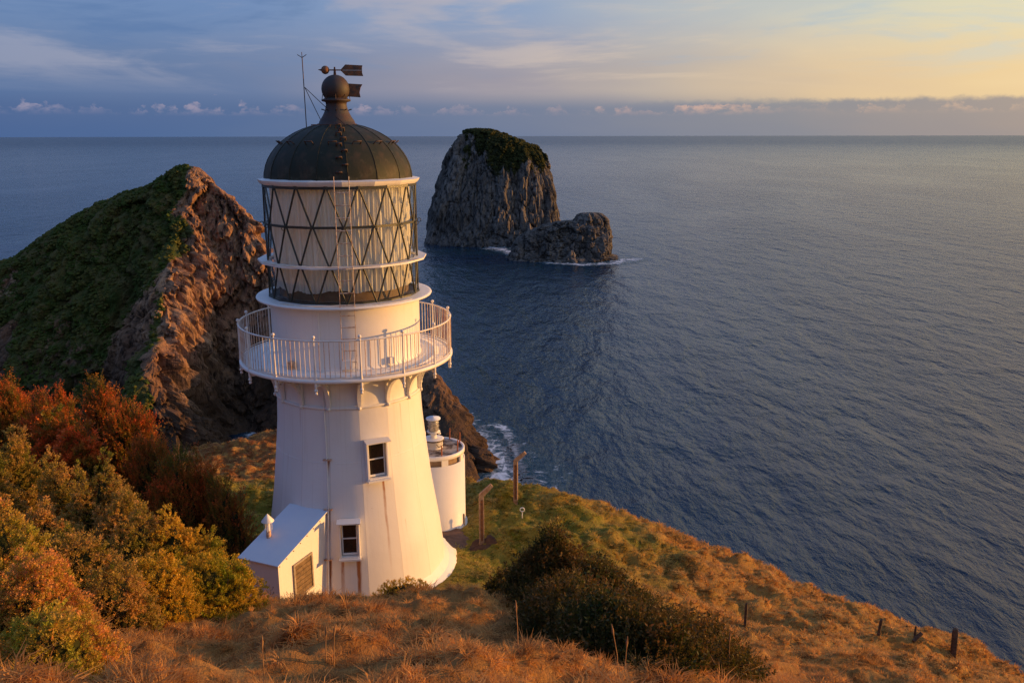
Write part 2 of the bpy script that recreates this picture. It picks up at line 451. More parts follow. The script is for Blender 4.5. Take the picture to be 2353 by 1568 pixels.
# colour of the headland's turf, as a function of world position
def turf_color(g, p):
    sx = g.n('ShaderNodeSeparateXYZ', {0: p}); x, y, z = sx.outputs
    n = g.noise(p, .35, 5, .6); n2 = g.noise(p, 2.1, 5, .65); n3 = g.noise(p, 9, 3, .6)
    straw = g.mix(g.mr(n2, .35, .68), (.82, .45, .11), (.46, .22, .05))
    straw = g.mix(g.mr(n3, .55, .75), straw, (.58, .34, .16))
    green = g.mix(g.mr(n2, .35, .65), (.20, .23, .018), (.46, .37, .06))
    # greener turf round the hut, along the far rim and left of the tower
    dx = g.m('DIVIDE', g.m('SUBTRACT', x, 0.5), 5.5); dy = g.m('DIVIDE', g.m('SUBTRACT', y, 25.5), 5.5)
    d = g.m('SQRT', g.m('ADD', g.m('MULTIPLY', dx, dx), g.m('MULTIPLY', dy, dy)))
    f = g.mr(g.m('ADD', d, g.m('MULTIPLY', g.m('SUBTRACT', n, .5), 2.2)), 1.15, .5)
    dx = g.m('DIVIDE', g.m('SUBTRACT', x, -9), 4); dy = g.m('DIVIDE', g.m('SUBTRACT', y, 27), 6)
    d2 = g.m('SQRT', g.m('ADD', g.m('MULTIPLY', dx, dx), g.m('MULTIPLY', dy, dy)))
    f2 = g.mr(g.m('ADD', d2, g.m('MULTIPLY', g.m('SUBTRACT', n, .5), 1.5)), 1.2, .8)
    f = g.m('MAXIMUM', f, f2)
    f = g.m('MAXIMUM', f, g.mr(n, .60, .68, 0, .6))
    near = g.mr(y, 15, 11)
    straw = g.mix(g.m('MULTIPLY', g.mr(y, 19, 15), g.mr(n, .3, .6, .4, 1)), straw, g.mix(g.mr(n2, .35, .65), (.84, .41, .12), (.40, .17, .05)))
    f = g.m('MULTIPLY', f, g.m('SUBTRACT', 1, near))
    c = g.mix(f, straw, green)
    # bare reddish earth far left
    f3 = g.m('MULTIPLY', g.mr(y, 31, 34), g.mr(x, -5, -8))
    c = g.mix(g.m('MULTIPLY', f3, g.mr(n2, .4, .55)), c, (.42, .16, .05))
    return c
def mat_ground():
    m, g = new_mat('turf_ground'); p = wpos(g)
    c = turf_color(g, p)
    c = g.mix(.55, c, (.07, .04, .018))
    h = g.m('ADD', g.noise(p, 3, 6, .7), g.m('MULTIPLY', g.noise(p, 25, 4, .7), .3))
    finish(g, c, .95, bump(g, h, .8, .12), 0, .1)
    return m
def mat_grass():
    m, g = new_mat('grass_blades'); p = wpos(g)
    c = turf_color(g, p)
    r = g.n('ShaderNodeObjectInfo').outputs['Random']
    c = g.mix(g.mr(r, .5, 1, 0, .55), c, (.84, .48, .16))
    c = g.mix(g.mr(r, .4, 0, 0, .7), c, (.15, .075, .03))
    d = g.n('ShaderNodeBsdfPrincipled', {'Base Color': c, 'Roughness': .7, 'Specular IOR Level': .2}); t = g.n('ShaderNodeBsdfTranslucent', {0: c})
    mx = g.n('ShaderNodeMixShader', {0: .42, 1: d.outputs[0], 2: t.outputs[0]})
    g.n('ShaderNodeOutputMaterial', {0: mx.outputs[0]})
    return m
M['ground'] = mat_ground(); M['grass'] = mat_grass()

def mat_cliff(name, rockA, rockB, dark, grass, grass2, sc=1.0, wet=0):
    m, g = new_mat(name); p = wpos(g)
    veg = g.n('ShaderNodeAttribute', attribute_name='veg').outputs['Fac']
    pv = g.scale(p, (sc, sc, sc * .38))
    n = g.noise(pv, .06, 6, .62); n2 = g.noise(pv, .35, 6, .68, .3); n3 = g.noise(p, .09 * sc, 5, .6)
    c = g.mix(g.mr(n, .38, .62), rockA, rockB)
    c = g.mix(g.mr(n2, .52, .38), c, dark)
    c = g.mix(g.mr(g.noise(pv, 1.1, 4), .6, .74, 0, .55), c, tuple(min(1, v * 1.6) for v in rockB))
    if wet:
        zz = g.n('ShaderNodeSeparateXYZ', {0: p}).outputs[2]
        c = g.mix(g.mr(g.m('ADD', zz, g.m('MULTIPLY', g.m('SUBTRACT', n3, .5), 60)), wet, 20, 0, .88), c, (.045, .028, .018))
    gr = g.mix(g.mr(n3, .4, .62), grass, grass2)
    gr = g.mix(g.mr(g.noise(p, .6, 5, .7), .55, .72), gr, tuple(v * .5 for v in grass))
    vf = g.mr(g.m('ADD', veg, g.m('MULTIPLY', g.m('SUBTRACT', g.noise(p, .22, 6, .7), .5), 1.4)), .42, .58)
    c = g.mix(vf, c, gr)
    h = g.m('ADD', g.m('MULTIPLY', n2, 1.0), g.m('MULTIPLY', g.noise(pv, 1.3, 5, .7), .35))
    finish(g, c, .9, bump(g, h, 1.0, 1.6), 0, .2)
    return m
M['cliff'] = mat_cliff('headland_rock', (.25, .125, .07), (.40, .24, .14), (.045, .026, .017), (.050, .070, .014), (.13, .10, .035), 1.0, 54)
M['spur'] = M['cliff']
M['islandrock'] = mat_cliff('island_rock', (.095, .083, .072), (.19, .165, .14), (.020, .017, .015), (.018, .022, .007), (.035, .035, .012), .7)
M['islandscrub'] = simple('island_scrub', (.022, .028, .008), .95, 0, .3, .05, .2, (.05, .05, .015), .1)
def mat_shrub():
    m, g = new_mat('headland_scrub'); p = wpos(g)
    n = g.noise(p, .12, 5, .6)
    c = g.mix(g.mr(n, .4, .62), (.045, .068, .012), (.10, .085, .022))
    c = g.mix(g.mr(g.noise(p, .5, 4), .5, .72), c, (.045, .06, .01))
    finish(g, c, .9, None, 0, .1)
    return m
M['shrub'] = mat_shrub()

def mat_sea():
    m, g = new_mat('sea_water'); p = wpos(g)
    rot = g.n('ShaderNodeMapping', {0: p, 'Rotation': (0, 0, R(38)), 'Scale': (1, .48, 1)}, vector_type='POINT').outputs[0]
    rot2 = g.n('ShaderNodeMapping', {0: p, 'Rotation': (0, 0, R(-20)), 'Scale': (1, .5, 1)}, vector_type='POINT').outputs[0]
    w1 = g.noise(rot, .045, 3, .5, .4)
    w2 = g.noise(rot, .16, 4, .55, .3)
    w3 = g.noise(rot2, .45, 6, .65, .4)
    swell = g.noise(rot, .012, 2, .5)
    h = g.m('ADD', g.m('MULTIPLY', w1, 4.2), g.m('MULTIPLY', w2, 1.5))
    w4 = g.noise(rot2, 1.3, 3, .6)
    h = g.m('ADD', h, g.m('MULTIPLY', w4, .10))
    gust = g.mr(g.noise(g.n('ShaderNodeMapping', {0: p, 'Rotation': (0, 0, R(55)), 'Scale': (.0035, .0011, .003)}, vector_type='POINT').outputs[0], 1.0, 5, .6, .8), .36, .62, .62, 1.15)
    h = g.m('MULTIPLY', g.m('ADD', h, g.m('MULTIPLY', w3, .62)), gust)
    nrm = bump(g, h, 1.0, 1.9)
    col = g.mix(g.mr(swell, .4, .6), (.003, .023, .052), (.004, .029, .060))
    dist = g.n('ShaderNodeVectorMath', {0: p}, operation='LENGTH').outputs['Value']
    rg_ = g.mr(g.m('POWER', dist, .5), 18, 130, .05, .32)   # unresolved ripples far out
    finish(g, col, rg_, nrm, 0, .5, {'IOR': 1.33})
    return m
M['sea'] = mat_sea()
def mat_foam():
    m, g = new_mat('surf_foam'); p = wpos(g)
    e = g.n('ShaderNodeAttribute', attribute_name='edge').outputs['Fac']
    v = g.n('ShaderNodeTexVoronoi', {'Vector': g.n('ShaderNodeVectorMath', {0: p, 1: g.n('ShaderNodeTexNoise', {'Vector': p, 'Scale': .15, 'Detail': 4}).outputs['Color']}, operation='ADD').outputs[0], 'Scale': .22}, feature='DISTANCE_TO_EDGE').outputs['Distance']
    n = g.noise(p, .10, 7, .72, .8)
    lace = g.mr(v, .16, .02)
    f = g.m('ADD', g.m('MULTIPLY', g.mr(g.m('ADD', n, g.m('MULTIPLY', e, .24)), .60, .80), .9), g.m('MULTIPLY', lace, g.mr(g.m('ADD', n, g.m('MULTIPLY', e, .30)), .55, .80, 0, .7)), clamp=True)
    tq = g.mr(g.m('ADD', n, g.m('MULTIPLY', e, .5)), .45, .95, 0, .55)
    col = g.mix(f, (.02, .12, .17), (.62, .66, .70))
    d = g.n('ShaderNodeBsdfPrincipled', {'Base Color': col, 'Roughness': .6})
    tr = g.n('ShaderNodeBsdfTransparent')
    mx = g.n('ShaderNodeMixShader', {0: g.m('MULTIPLY', g.m('MAXIMUM', f, tq), g.mr(e, 0, .12)), 1: tr.outputs[0], 2: d.outputs[0]})
    g.n('ShaderNodeOutputMaterial', {0: mx.outputs[0]})
    return m
M['foam'] = mat_foam()

# ------------------------------------------------------------------ the sea
def build_sea():
    rs = [0, 300, 800, 2000, 6000, 20000, 60000, 120000]
    n = 96; V = [(0, 0, 0)]; Fc = []
    for r in rs[1:]:
        V += [(r * math.cos(2 * PI * k / n), r * math.sin(2 * PI * k / n), 0) for k in range(n)]
    for k in range(n): Fc.append((0, 1 + k, 1 + (k + 1) % n))
    for i in range(len(rs) - 2):
        for k in range(n):
            a = 1 + i * n; b = a + n
            Fc.append((a + k, b + k, b + (k + 1) % n, a + (k + 1) % n))
    o = col_obj('sea', mesh('sea', V, Fc), None, M['sea'])
    tag(o, 'dark blue open sea rippled by wind out to the horizon', None, None, 'structure')
build_sea()

# ------------------------------------------------------------------ headland (heightfield fitted to surveyed points)
HP = []
def hp(px, py, Y): HP.append(at(px, py, Y))
for a in [(-150, 640, 560), (0, 612, 535), (60, 595, 528), (100, 572, 520), (125, 530, 512), (235, 465, 498), (330, 425, 485), (400, 390, 474), (420, 384, 472), (440, 384, 468), (460, 390, 466),
          (492, 424, 464), (520, 450, 460), (560, 500, 456), (590, 560, 452), (612, 600, 450), (660, 650, 440), (750, 700, 425), (850, 760, 408), (985, 850, 390), (1010, 900, 380),
          (1050, 970, 370), (1088, 1010, 363), (1108, 1085, 353),
          (435, 440, 458), (412, 520, 440), (402, 600, 420), (368, 680, 402), (352, 790, 380), (340, 900, 362), (350, 960, 354), (400, 1030, 352), (440, 1052, 354),
          (500, 600, 446), (500, 800, 424), (500, 950, 404), (600, 700, 438), (600, 850, 426), (600, 950, 416), (700, 900, 405), (520, 1020, 392),
          (985, 1000, 366), (985, 1108, 343), (860, 950, 386), (860, 1050, 372),
          (0, 750, 465), (0, 870, 430), (200, 600, 460), (200, 750, 432), (200, 880, 420), (300, 500, 466), (310, 680, 436), (300, 820, 412), (300, 920, 392), (-300, 700, 540), (-300, 900, 440),
          (100, 990, 410), (-200, 1050, 390), (250, 1000, 388)]:
    hp(*a)
for (px, Y, z) in [(600, 402, -2), (620, 385, -8), (700, 375, -8), (560, 380, -4), (800, 350, -9), (480, 350, -8), (380, 345, -4), (300, 320, 0), (985, 332, -6), (1118, 338, -6), (1138, 352, -7),
                   (1150, 372, -8), (1080, 325, -9), (1130, 395, -8), (1080, 420, -10), (1000, 440, -12), (900, 455, -14), (780, 480, -12), (650, 505, -5), (540, 520, 5), (440, 530, 25), (300, 550, 25), (150, 575, 20), (0, 590, 10), (-200, 610, 0)]:
    d = ray(px, 900); dd = ray(px, 500)
    HP.append(((px - 1176) / 1972. * (Y * CA + (H - z) * SA), Y, z))
head_f = tps_fit(HP, .02, 50.)

def land_mesh(name, x0, x1, y0, y1, step, f, zcut, disp, smooth=True):
    nx, ny = int((x1 - x0) / step) + 1, int((y1 - y0) / step) + 1
    X, Y = np.meshgrid(np.linspace(x0, x1, nx), np.linspace(y0, y1, ny))
    Z = f(X, Y)
    gy, gx = np.gradient(Z, (y1 - y0) / (ny - 1), (x1 - x0) / (nx - 1))
    slope = np.hypot(gx, gy)
    X2, Y2, Z2, at_ = disp(X, Y, Z, gx, gy, slope)
    idx = np.arange(nx * ny).reshape(ny, nx)
    Q = np.stack([idx[:-1, :-1], idx[:-1, 1:], idx[1:, 1:], idx[1:, :-1]], -1).reshape(-1, 4)
    zq = Z2.ravel()[Q].max(1)
    Q = Q[zq > zcut]
    used = np.unique(Q); mp = np.zeros(nx * ny, int); mp[used] = np.arange(len(used))
    V = np.stack([X2.ravel(), Y2.ravel(), Z2.ravel()], 1)[used]
    A = {k: ('FLOAT', v.ravel()[used]) for k, v in at_.items()}
    return np_mesh(name, V, mp[Q], smooth, A), V, {k: v[1] for k, v in A.items()}

def head_disp(X, Y, Z, gx, gy, s):
    steep = sstep(.75, 1.5, s)
    nx, ny = -gx / (s + 1e-6), -gy / (s + 1e-6)
    # strata lean: crags run down the face
    u = X * .8 + Y * .6; v = X * -.6 + Y * .8
    c = ridged(u * .055 + Z * .012, v * .055, Z * .012, 5, .58) * 2.6 + ridged(u * .22, v * .22 + 9, Z * .05, 4, .65) * 2.0
    wq = fbm(X * .1, Y * .1, Z * .1, 3) * 3
    for sc_, am in ((.06, 5.0), (.14, 3.0), (.33, 1.3)):
        bv, be = blocks((X + wq) * sc_, (Y + wq) * sc_, (Z + (X + Y) * .5) * sc_ * .42)
        c = c * .85 + bv * am - np.exp(-be * 9) * am * .9
    slot = np.exp(-((u * .06 + fbm(Y * .02, Z * .03, 3.) * .8) % 1.7 - .85) ** 2 / .004) * -5
    amt = .12 + .88 * steep
    X2 = X + nx * (c * amt + slot * steep * .8); Y2 = Y + ny * (c * amt + slot * steep * .8)
    Z2 = Z + fbm(X * .06, Y * .06, 1., 5, .55) * 3.0 * (1 - steep * .5) + fbm(X * .3, Y * .3, 4., 4, .6) * .9
    Z2 = np.where(Z < 2, Z + (Z2 - Z) * .4, Z2)
    # scrub on gentle ground, bare below
    # the arete from the summit down to the near foot splits scrub from bare rock
    ax = np.interp(Y, [350, 362, 380, 402, 420, 440, 458, 470, 480], [-152, -156, -160, -164, -164, -169, -172, -168, -160])
    left = sstep(3, -6, X - ax + fbm(X * .06, Y * .06, 8.) * 12)
    veg = left * (.55 + .45 * sstep(26, 66, Z + fbm(X * .035, Y * .035, 2.) * 30)) + .35 * (1 - sstep(.6, 1.0, s)) * (1 - left)
    veg = veg - .75 * left * sstep(.02, .32, fbm(X * .028 + 5, Y * .028, 4.)) * sstep(88, 55, Z)
    veg = np.clip(veg + .5 * sstep(.25, .5, fbm(X * .05 + 3, Y * .05, 6.)) * steep * .6, 0, 1)
    return X2, Y2, Z2, {'veg': veg}
hm, HV, HA = land_mesh('headland', -380, 20, 300, 590, .72, head_f, -6, head_disp, False)
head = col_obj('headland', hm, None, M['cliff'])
tag(head, 'steep headland with scrub on its left flank and bare sunlit cliff on its right', None, None, 'structure')

# blobs of scrub: small rough clumps merged to one mesh
def ico(sub=1):
    bm = bmesh.new(); bmesh.ops.create_icosphere(bm, subdivisions=sub, radius=1)
    V = np.array([v.co[:] for v in bm.verts]); Fc = np.array([[v.index for v in f.verts] for f in bm.faces]); bm.free()
    return V, Fc
IV, IF = ico(1)
def scatter_clumps(name, P, S, m, flat=.7):
    n = len(P); k = len(IV)
    V = np.empty((n, k, 3))
    for q in range(8):
        j = np.random.default_rng(q).uniform(.6, 1.35, (k, 1)); sel = np.arange(n) % 8 == q
        if not sel.any(): continue
        a = rng.uniform(0, 2 * PI, sel.sum()); c, s = np.cos(a), np.sin(a)
        B = (IV * j)[None] * S[sel][:, None, None]
        V[sel, :, 0] = B[..., 0] * c[:, None] - B[..., 1] * s[:, None]; V[sel, :, 1] = B[..., 0] * s[:, None] + B[..., 1] * c[:, None]; V[sel, :, 2] = B[..., 2] * flat
    V += P[:, None, :]
    Fc = (IF[None] + (np.arange(n) * k)[:, None, None]).reshape(-1, 3)
    o = col_obj(name, np_mesh(name, V.reshape(-1, 3), Fc), None, m)
    return o
pr = HA['veg'] * (HV[:, 2] > 12)
pr = np.where(pr > .45, pr, 0) * (vnoise(HV[:, 0] * .25, HV[:, 1] * .25, HV[:, 2] * 0) > -.25)
ix = rng.choice(len(HV), 20000, False, pr / pr.sum())
o = scatter_clumps('scrub', HV[ix], rng.uniform(.45, 1.4, len(ix)) ** 1.3, M['shrub'])
tag(o, 'low dark green scrub covering the left flank of the headland', 'scrub', None, 'stuff')

# ------------------------------------------------------------------ sea stacks: lofted from level outlines
def loft(name, rings, n=260, m=220, rough=4.0, sc=.06, seed=0, veg=None, mat_=None, colz=.012, fract=(), fz=.2):
    """rings: (z, cx, cy, rx_left, rx_right, ry_front, ry_back, power)"""
    zs = [r[0] for r in rings]
    t = np.linspace(0, 1, m); Zs = zs[0] + (zs[-1] - zs[0]) * t
    par = [np.interp(Zs, zs, [r[i] for r in rings]) for i in range(1, 8)]
    th = np.linspace(0, 2 * PI, n, endpoint=False)[None]
    cx, cy, rl, rr, rf, rb, pw = [p[:, None] for p in par]
    c, s = np.cos(th), np.sin(th)
    ex = 2 / pw
    X0 = np.sign(c) * np.abs(c) ** ex; Y0 = np.sign(s) * np.abs(s) ** ex
    X = cx + X0 * np.where(c > 0, rr, rl); Y = cy + Y0 * np.where(s > 0, rb, rf); Z = Zs[:, None] + 0 * X
    d = ridged(X * sc + seed, Y * sc, Z * colz, 5, .6) * rough + ridged(X * sc * 4, Y * sc * 4 + seed, Z * colz * 3, 3) * rough * .35
    if fract:
        for sc_, am in fract:
            bv, be = blocks(X * sc_, Y * sc_, Z * sc_ * fz, seed)
            d = d + bv * am - np.exp(-be * 8) * am * .9
    X = X + c * d; Y = Y + s * d
    Z = Z + fbm(X * .05, Y * .05, seed + 2., 4) * rough * .6 * sstep(0, .3, t[:, None]) + 0 * X
    # cap the crown
    cxm, cym = X[-1].mean(), Y[-1].mean()
    rings_ = 14
    Xc = [X]; Yc = [Y]; Zc = [Z]
    for k in range(1, rings_ + 1):
        q = 1 - k / rings_
        xx = cxm + (X[-1] - cxm) * q; yy = cym + (Y[-1] - cym) * q
        Xc.append(xx[None]); Yc.append(yy[None])
        zz = Z[-1] * q + Z[-1].mean() * (1 - q) + fbm(xx * .12, yy * .12, 3., 3) * rough * .5 * (1 - q) + 2.0 * math.sqrt(1 - q * q)
        Zc.append(zz[None])
    X, Y, Z = np.concatenate(Xc), np.concatenate(Yc), np.concatenate(Zc)
    M_ = X.shape[0]
    idx = np.arange(M_ * n).reshape(M_, n); nx = np.roll(idx, -1, 1)
    Q = np.stack([idx[:-1], nx[:-1], nx[1:], idx[1:]], -1).reshape(-1, 4)
    V = np.stack([X, Y, Z], -1).reshape(-1, 3)
    vg = veg(X, Y, Z).ravel() if veg else np.zeros(M_ * n)
    return col_obj(name, np_mesh(name, V, Q, False, {'veg': ('FLOAT', vg)}), None, mat_), V, vg

# the big stack, 1180 m out; x from the survey at that distance
def ix_(px, py, Y):
    return at(px, py, Y)
IY = 1215.
def xs(px, z): return (px - 1176) / 1972. * (IY * CA + (H - z) * SA)
irs = []
for (z, l, r, rf, rb) in [(-6, 972, 1300, 78, 70), (4, 975, 1290, 74, 70), (20, 980, 1290, 66, 66), (45, 987, 1284, 60, 62), (70, 1000, 1278, 54, 58), (90, 1010, 1270, 47, 52),
                          (105, 1018, 1262, 42, 46), (118, 1026, 1252, 36, 40), (130, 1034, 1234, 30, 34), (138, 1044, 1204, 24, 28), (145, 1054, 1168, 18, 22), (151, 1070, 1138, 10, 14)]:
    xl, xr = xs(l, z), xs(r, z); cx = xl + (xr - xl) * .52
    irs.append((z, cx, IY, cx - xl - 3, xr - cx - 3, rf, rb, 2.5))
def isl_veg(X, Y, Z):
    right = sstep(-75, 10, X)
    return np.clip(sstep(112, 142, Z + fbm(X * .05, Y * .05, 3., 5, .6) * 55 + right * 22), 0, 1) * .9 + .1 + .35 * sstep(.25, .5, fbm(X * .06, Y * .06, 9. + Z * .02)) * sstep(40, 80, Z)
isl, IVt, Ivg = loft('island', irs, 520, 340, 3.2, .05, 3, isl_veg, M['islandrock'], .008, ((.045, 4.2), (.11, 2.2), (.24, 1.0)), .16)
tag(isl, 'tall sheer sided rock island with green scrub on its crown', None, None, 'structure')
irs = []
def xs2(px, z, Y): return (px - 1176) / 1972. * (Y * CA + (H - z) * SA)
Y2_ = 1040.
for (z, l, r, rf, rb) in [(-6, 1150, 1432, 44, 40), (1, 1165, 1424, 40, 40), (4, 1172, 1402, 34, 36), (14, 1174, 1404, 30, 34), (24, 1180, 1402, 26, 30), (32, 1205, 1396, 22, 26), (38, 1235, 1385, 18, 22), (43, 1270, 1370, 12, 16)]:
    xl, xr = xs2(l, z, Y2_), xs2(r, z, Y2_); cx = (xl + xr) / 2
    irs.append((z, cx, Y2_, cx - xl - 2, xr - cx - 2, rf, rb, 2.6))
o, _, _ = loft('rock_islet', irs, 320, 160, 3.0, .08, 11, lambda X, Y, Z: 0 * X + .05, M['islandrock'], .04, ((.07, 3.4), (.16, 1.8), (.35, .8)), .7)
tag(o, 'low rugged dark islet in front of the tall island', None, None, 'structure')
irs = []
for (z, l, r, rf, rb) in [(-5, 1305, 1404, 20, 20), (20, 1312, 1402, 19, 19), (36, 1316, 1400, 17, 17), (46, 1322, 1392, 14, 14), (52, 1330, 1380, 9, 9)]:
    xl, xr = xs2(l, z, Y2_), xs2(r, z, Y2_); cx = (xl + xr) / 2
    irs.append((z, cx, Y2_ + 4, cx - xl, xr - cx, rf, rb, 2.4))
o2, _, _ = loft('rock_islet_crown', irs, 200, 110, 2.4, .09, 15, lambda X, Y, Z: 0 * X + .05, M['islandrock'], .04, ((.08, 2.6), (.18, 1.4)), .7)
o2.parent = o
p_ = np.clip(Ivg - .45, 0, 1) * (IVt[:, 2] > 60); ix = rng.choice(len(IVt), 3500, False, p_ / p_.sum())
o = scatter_clumps('island_scrub', IVt[ix], rng.uniform(.8, 2.6, len(ix)), M['islandscrub'])
tag(o, 'dark green scrub and trees on the crown of the rock island', 'scrub', None, 'stuff')

def foam(name, path, label):
    """path: (x,y,halfwidth) along the shore; a sheet just over the water"""
    V = []; e = []; n = 18; Fc = []
    for i, (x, y, w) in enumerate(path):
        a = path[max(i - 1, 0)]; b = path[min(i + 1, len(path) - 1)]
        t = Vector((b[0] - a[0], b[1] - a[1], 0)).normalized(); nn = Vector((-t.y, t.x, 0))
        for k in range(n + 1):
            q = -1 + 2 * k / n
            V.append((x + nn.x * w * q, y + nn.y * w * q, .05)); e.append((1 - abs(q)) * (0 if i in (0, len(path) - 1) else 1))
    for i in range(len(path) - 1):
        for k in range(n):
            a = i * (n + 1) + k; Fc.append((a, a + 1, a + n + 2, a + n + 1))
    o = col_obj(name, np_mesh(name, np.array(V), np.array(Fc), False, {'edge': ('FLOAT', np.array(e))}), None, M['foam'])
    tag(o, label, 'surf', None, 'stuff')
def sea_at(px, py):
    a, b, c = ray(px, py); t = -H / c
    return a * t, b * t
def fpath(pts): return [sea_at(px, py) + (w,) for px, py, w in pts]
def dense(p, k=5):
    out = []
    for i in range(len(p) - 1):
        for j in range(k):
            t = j / k; out.append(tuple(p[i][q] * (1 - t) + p[i + 1][q] * t for q in range(3)))
    return out + [p[-1]]
foam('surf', dense(fpath([(1040, 930, 8), (1065, 970, 10), (1100, 1010, 20), (1130, 1050, 26), (1160, 1090, 34), (1190, 1130, 30), (1250, 1160, 14)])), 'white surf breaking at the foot of the dark spur right of the lighthouse')
foam('surf', dense(fpath([(1085, 985, 5), (1130, 975, 5), (1160, 985, 6), (1170, 1010, 5), (1200, 1080, 7), (1215, 1120, 5)])), 'thin broken foam drifting off the surf by the spur')
foam('surf', dense(fpath([(985, 541, 14), (1040, 548, 20), (1085, 556, 24), (1125, 566, 24), (1170, 578, 20), (1195, 592, 12)])), 'white water along the foot of the tall island')
foam('surf', dense(fpath([(1190, 594, 10), (1260, 604, 12), (1340, 608, 14), (1410, 604, 22), (1440, 598, 26), (1480, 594, 18)])), 'white water round the right tip of the rocky islet')
foam('surf', dense(fpath([(1275, 505, 16), (1300, 512, 20), (1330, 512, 16)])), 'white water in the gap behind the rocky islet')
foam('surf', dense(fpath([(500, 1060, 4), (570, 1000, 7), (600, 985, 9), (632, 978, 8), (680, 985, 5)])), 'white water in the shaded cove left of the lighthouse')

# ------------------------------------------------------------------ foreground hill
GP = []
def gp(px, py, Y): GP.append(at(px, py, Y))
SKY_EDGE = [(1070, 1112, 31), (1120, 1120, 31), (1183, 1130, 31.5), (1240, 1142, 31), (1300, 1150, 30.5), (1400, 1190, 30), (1500, 1225, 29.5), (1600, 1255, 29), (1700, 1282, 28.5),
            (1800, 1330, 28), (1900, 1370, 27.5), (2050, 1425, 27), (2170, 1458, 26), (2280, 1500, 25), (2352, 1540, 24), (2600, 1640, 22), (900, 1110, 32)]
for a in SKY_EDGE:
    gp(*a); x, y, z = at(*a)
    GP.append((x + 1.5, y + 5, z - 5.5)); GP.append((x + 5, y + 14, z - 19)); GP.append((x + 9, y + 26, z - 42))
for a in [(1030, 1290, 22.7), (1105, 1250, 25), (1183, 1157, 28), (1020, 1370, 20.5), (1000, 1205, 27), (1400, 1350, 22.5), (1400, 1450, 17), (1710, 1436, 23), (2016, 1462, 23.5), (2100, 1478, 23),
          (2185, 1507, 21.5), (1700, 1568, 12.5), (2100, 1568, 17), (2352, 1568, 21.5), (1176, 1568, 8), (600, 1568, 8), (1176, 1480, 11.5), (1176, 1400, 15.5), (1100, 1382, 16.6), (1000, 1360, 17),
          (930, 1351, 17.2), (790, 1367, 17), (700, 1362, 17), (590, 1365, 17), (600, 1450, 13), (800, 1500, 10.5), (1450, 1540, 11.5), (570, 1200, 26), (520, 1240, 24), (560, 1120, 32), (560, 1052, 42),
          (630, 1003, 48), (490, 1055, 42), (700, 1000, 46), (1900, 1500, 19), (2300, 1700, 14)]:
    gp(*a)
for (x, y, z) in [(-4.5, 20, -12.15), (-7, 19.5, -11.95), (-4.5, 26, -12.3), (0, 22, -12.2), (-2.5, 30, -13.3), (-10, 15, -8.6), (-8, 9, -5.8), (-14, 20, -9.6), (-5, 6, -4.5), (0, 5, -3.9), (5, 6, -5.4), (10, 9, -9.3),
                  (-12, 25, -11.2), (-16, 27, -11.0), (-20, 22, -9.3), (-20, 12, -6.5), (-14, 9, -5.4), (-28, 25, -10), (-28, 10, -5), (-18, 34, -14.0), (-26, 36, -14.5), (-10, 0, -2.4), (10, -2, -3.8), (0, -4, -1.6), (22, 2, -12),
                  (-16, 54, -27), (-22, 52, -26), (-10, 56, -30), (-34, 50, -24), (-15, 66, -48), (-30, 66, -42), (-4, 50, -27), (-2, 60, -42), (30, 15, -20.5), (36, 26, -33), (36, 5, -22)]:
    GP.append((x, y, H + z))
hill_f0 = tps_fit(GP, .002, 10.)
def hill_noise(X, Y):
    # hummocky, terraced turf; smoother near the tower foot and hut
    flat = sstep(2.9, 4.6, np.hypot(X - TW.x, Y - TW.y)) * sstep(1.2, 2.2, np.hypot(X + 2.58, Y - 27))
    u = X * .75 + Y * .25; v = Y * .9 - X * .35
    b = fbm(X * .22, Y * .22, 5., 2, .5) * .35
    h1 = fbm(X * .55, Y * .8, 1., 3, .5)
    t = ridged(u * .42, v * .75, 2., 3, .5)
    wx = X + .35 * fbm(X * .8, Y * .8, 7., 2); wy = Y + .35 * fbm(X * .8 + 9, Y * .8, 7., 2)
    bil = np.abs(vnoise(wx * 1.15, wy * 1.55, 3. + 0 * X)) * .30 + np.abs(vnoise(wx * 2.6, wy * 3.0, 8. + 0 * X)) * .17
    crest = sstep(5.5, 3.0, np.hypot((X + 4.5) * .7, (Y - 17) * 1.6))
    return -.22 * crest + (1 - .6 * crest) * (b + h1 * .26 + (t - .3) * .42 + bil - .16 + fbm(X * 3.2, Y * 3.2, 3., 3, .55) * .07) * (.10 + .90 * flat)
def ground_z(x, y):
    x = np.atleast_1d(np.asarray(x, float)); y = np.atleast_1d(np.asarray(y, float))
    return hill_f0(x, y) + hill_noise(x, y)
def gz(x, y): return float(ground_z(x, y)[0])
def hill_disp(X, Y, Z, gx, gy, s):
    return X, Y, Z + hill_noise(X, Y), {'veg': 0 * X}
gm, GV, _ = land_mesh('hillside', -36, 42, -6, 72, .13, hill_f0, -1000, hill_disp)
hill = col_obj('hillside', gm, None, M['ground'])
tag(hill, 'hummocky grass hillside falling away to the sea cliff', None, None, 'structure')

# ------------------------------------------------------------------ lighthouse
def face(phi, r=0.0):           # direction at angle phi (degrees) round the tower, 0 = -Y
    return math.sin(R(phi)), -math.cos(R(phi))
def rotz(me_name_obj, phi):
    me_name_obj.rotation_euler = (0, 0, R(phi))

LH = empty('lighthouse', TW, 'tall white iron lighthouse with green dome and round railed gallery on the headland', 'lighthouse')
SEAM = 17.0
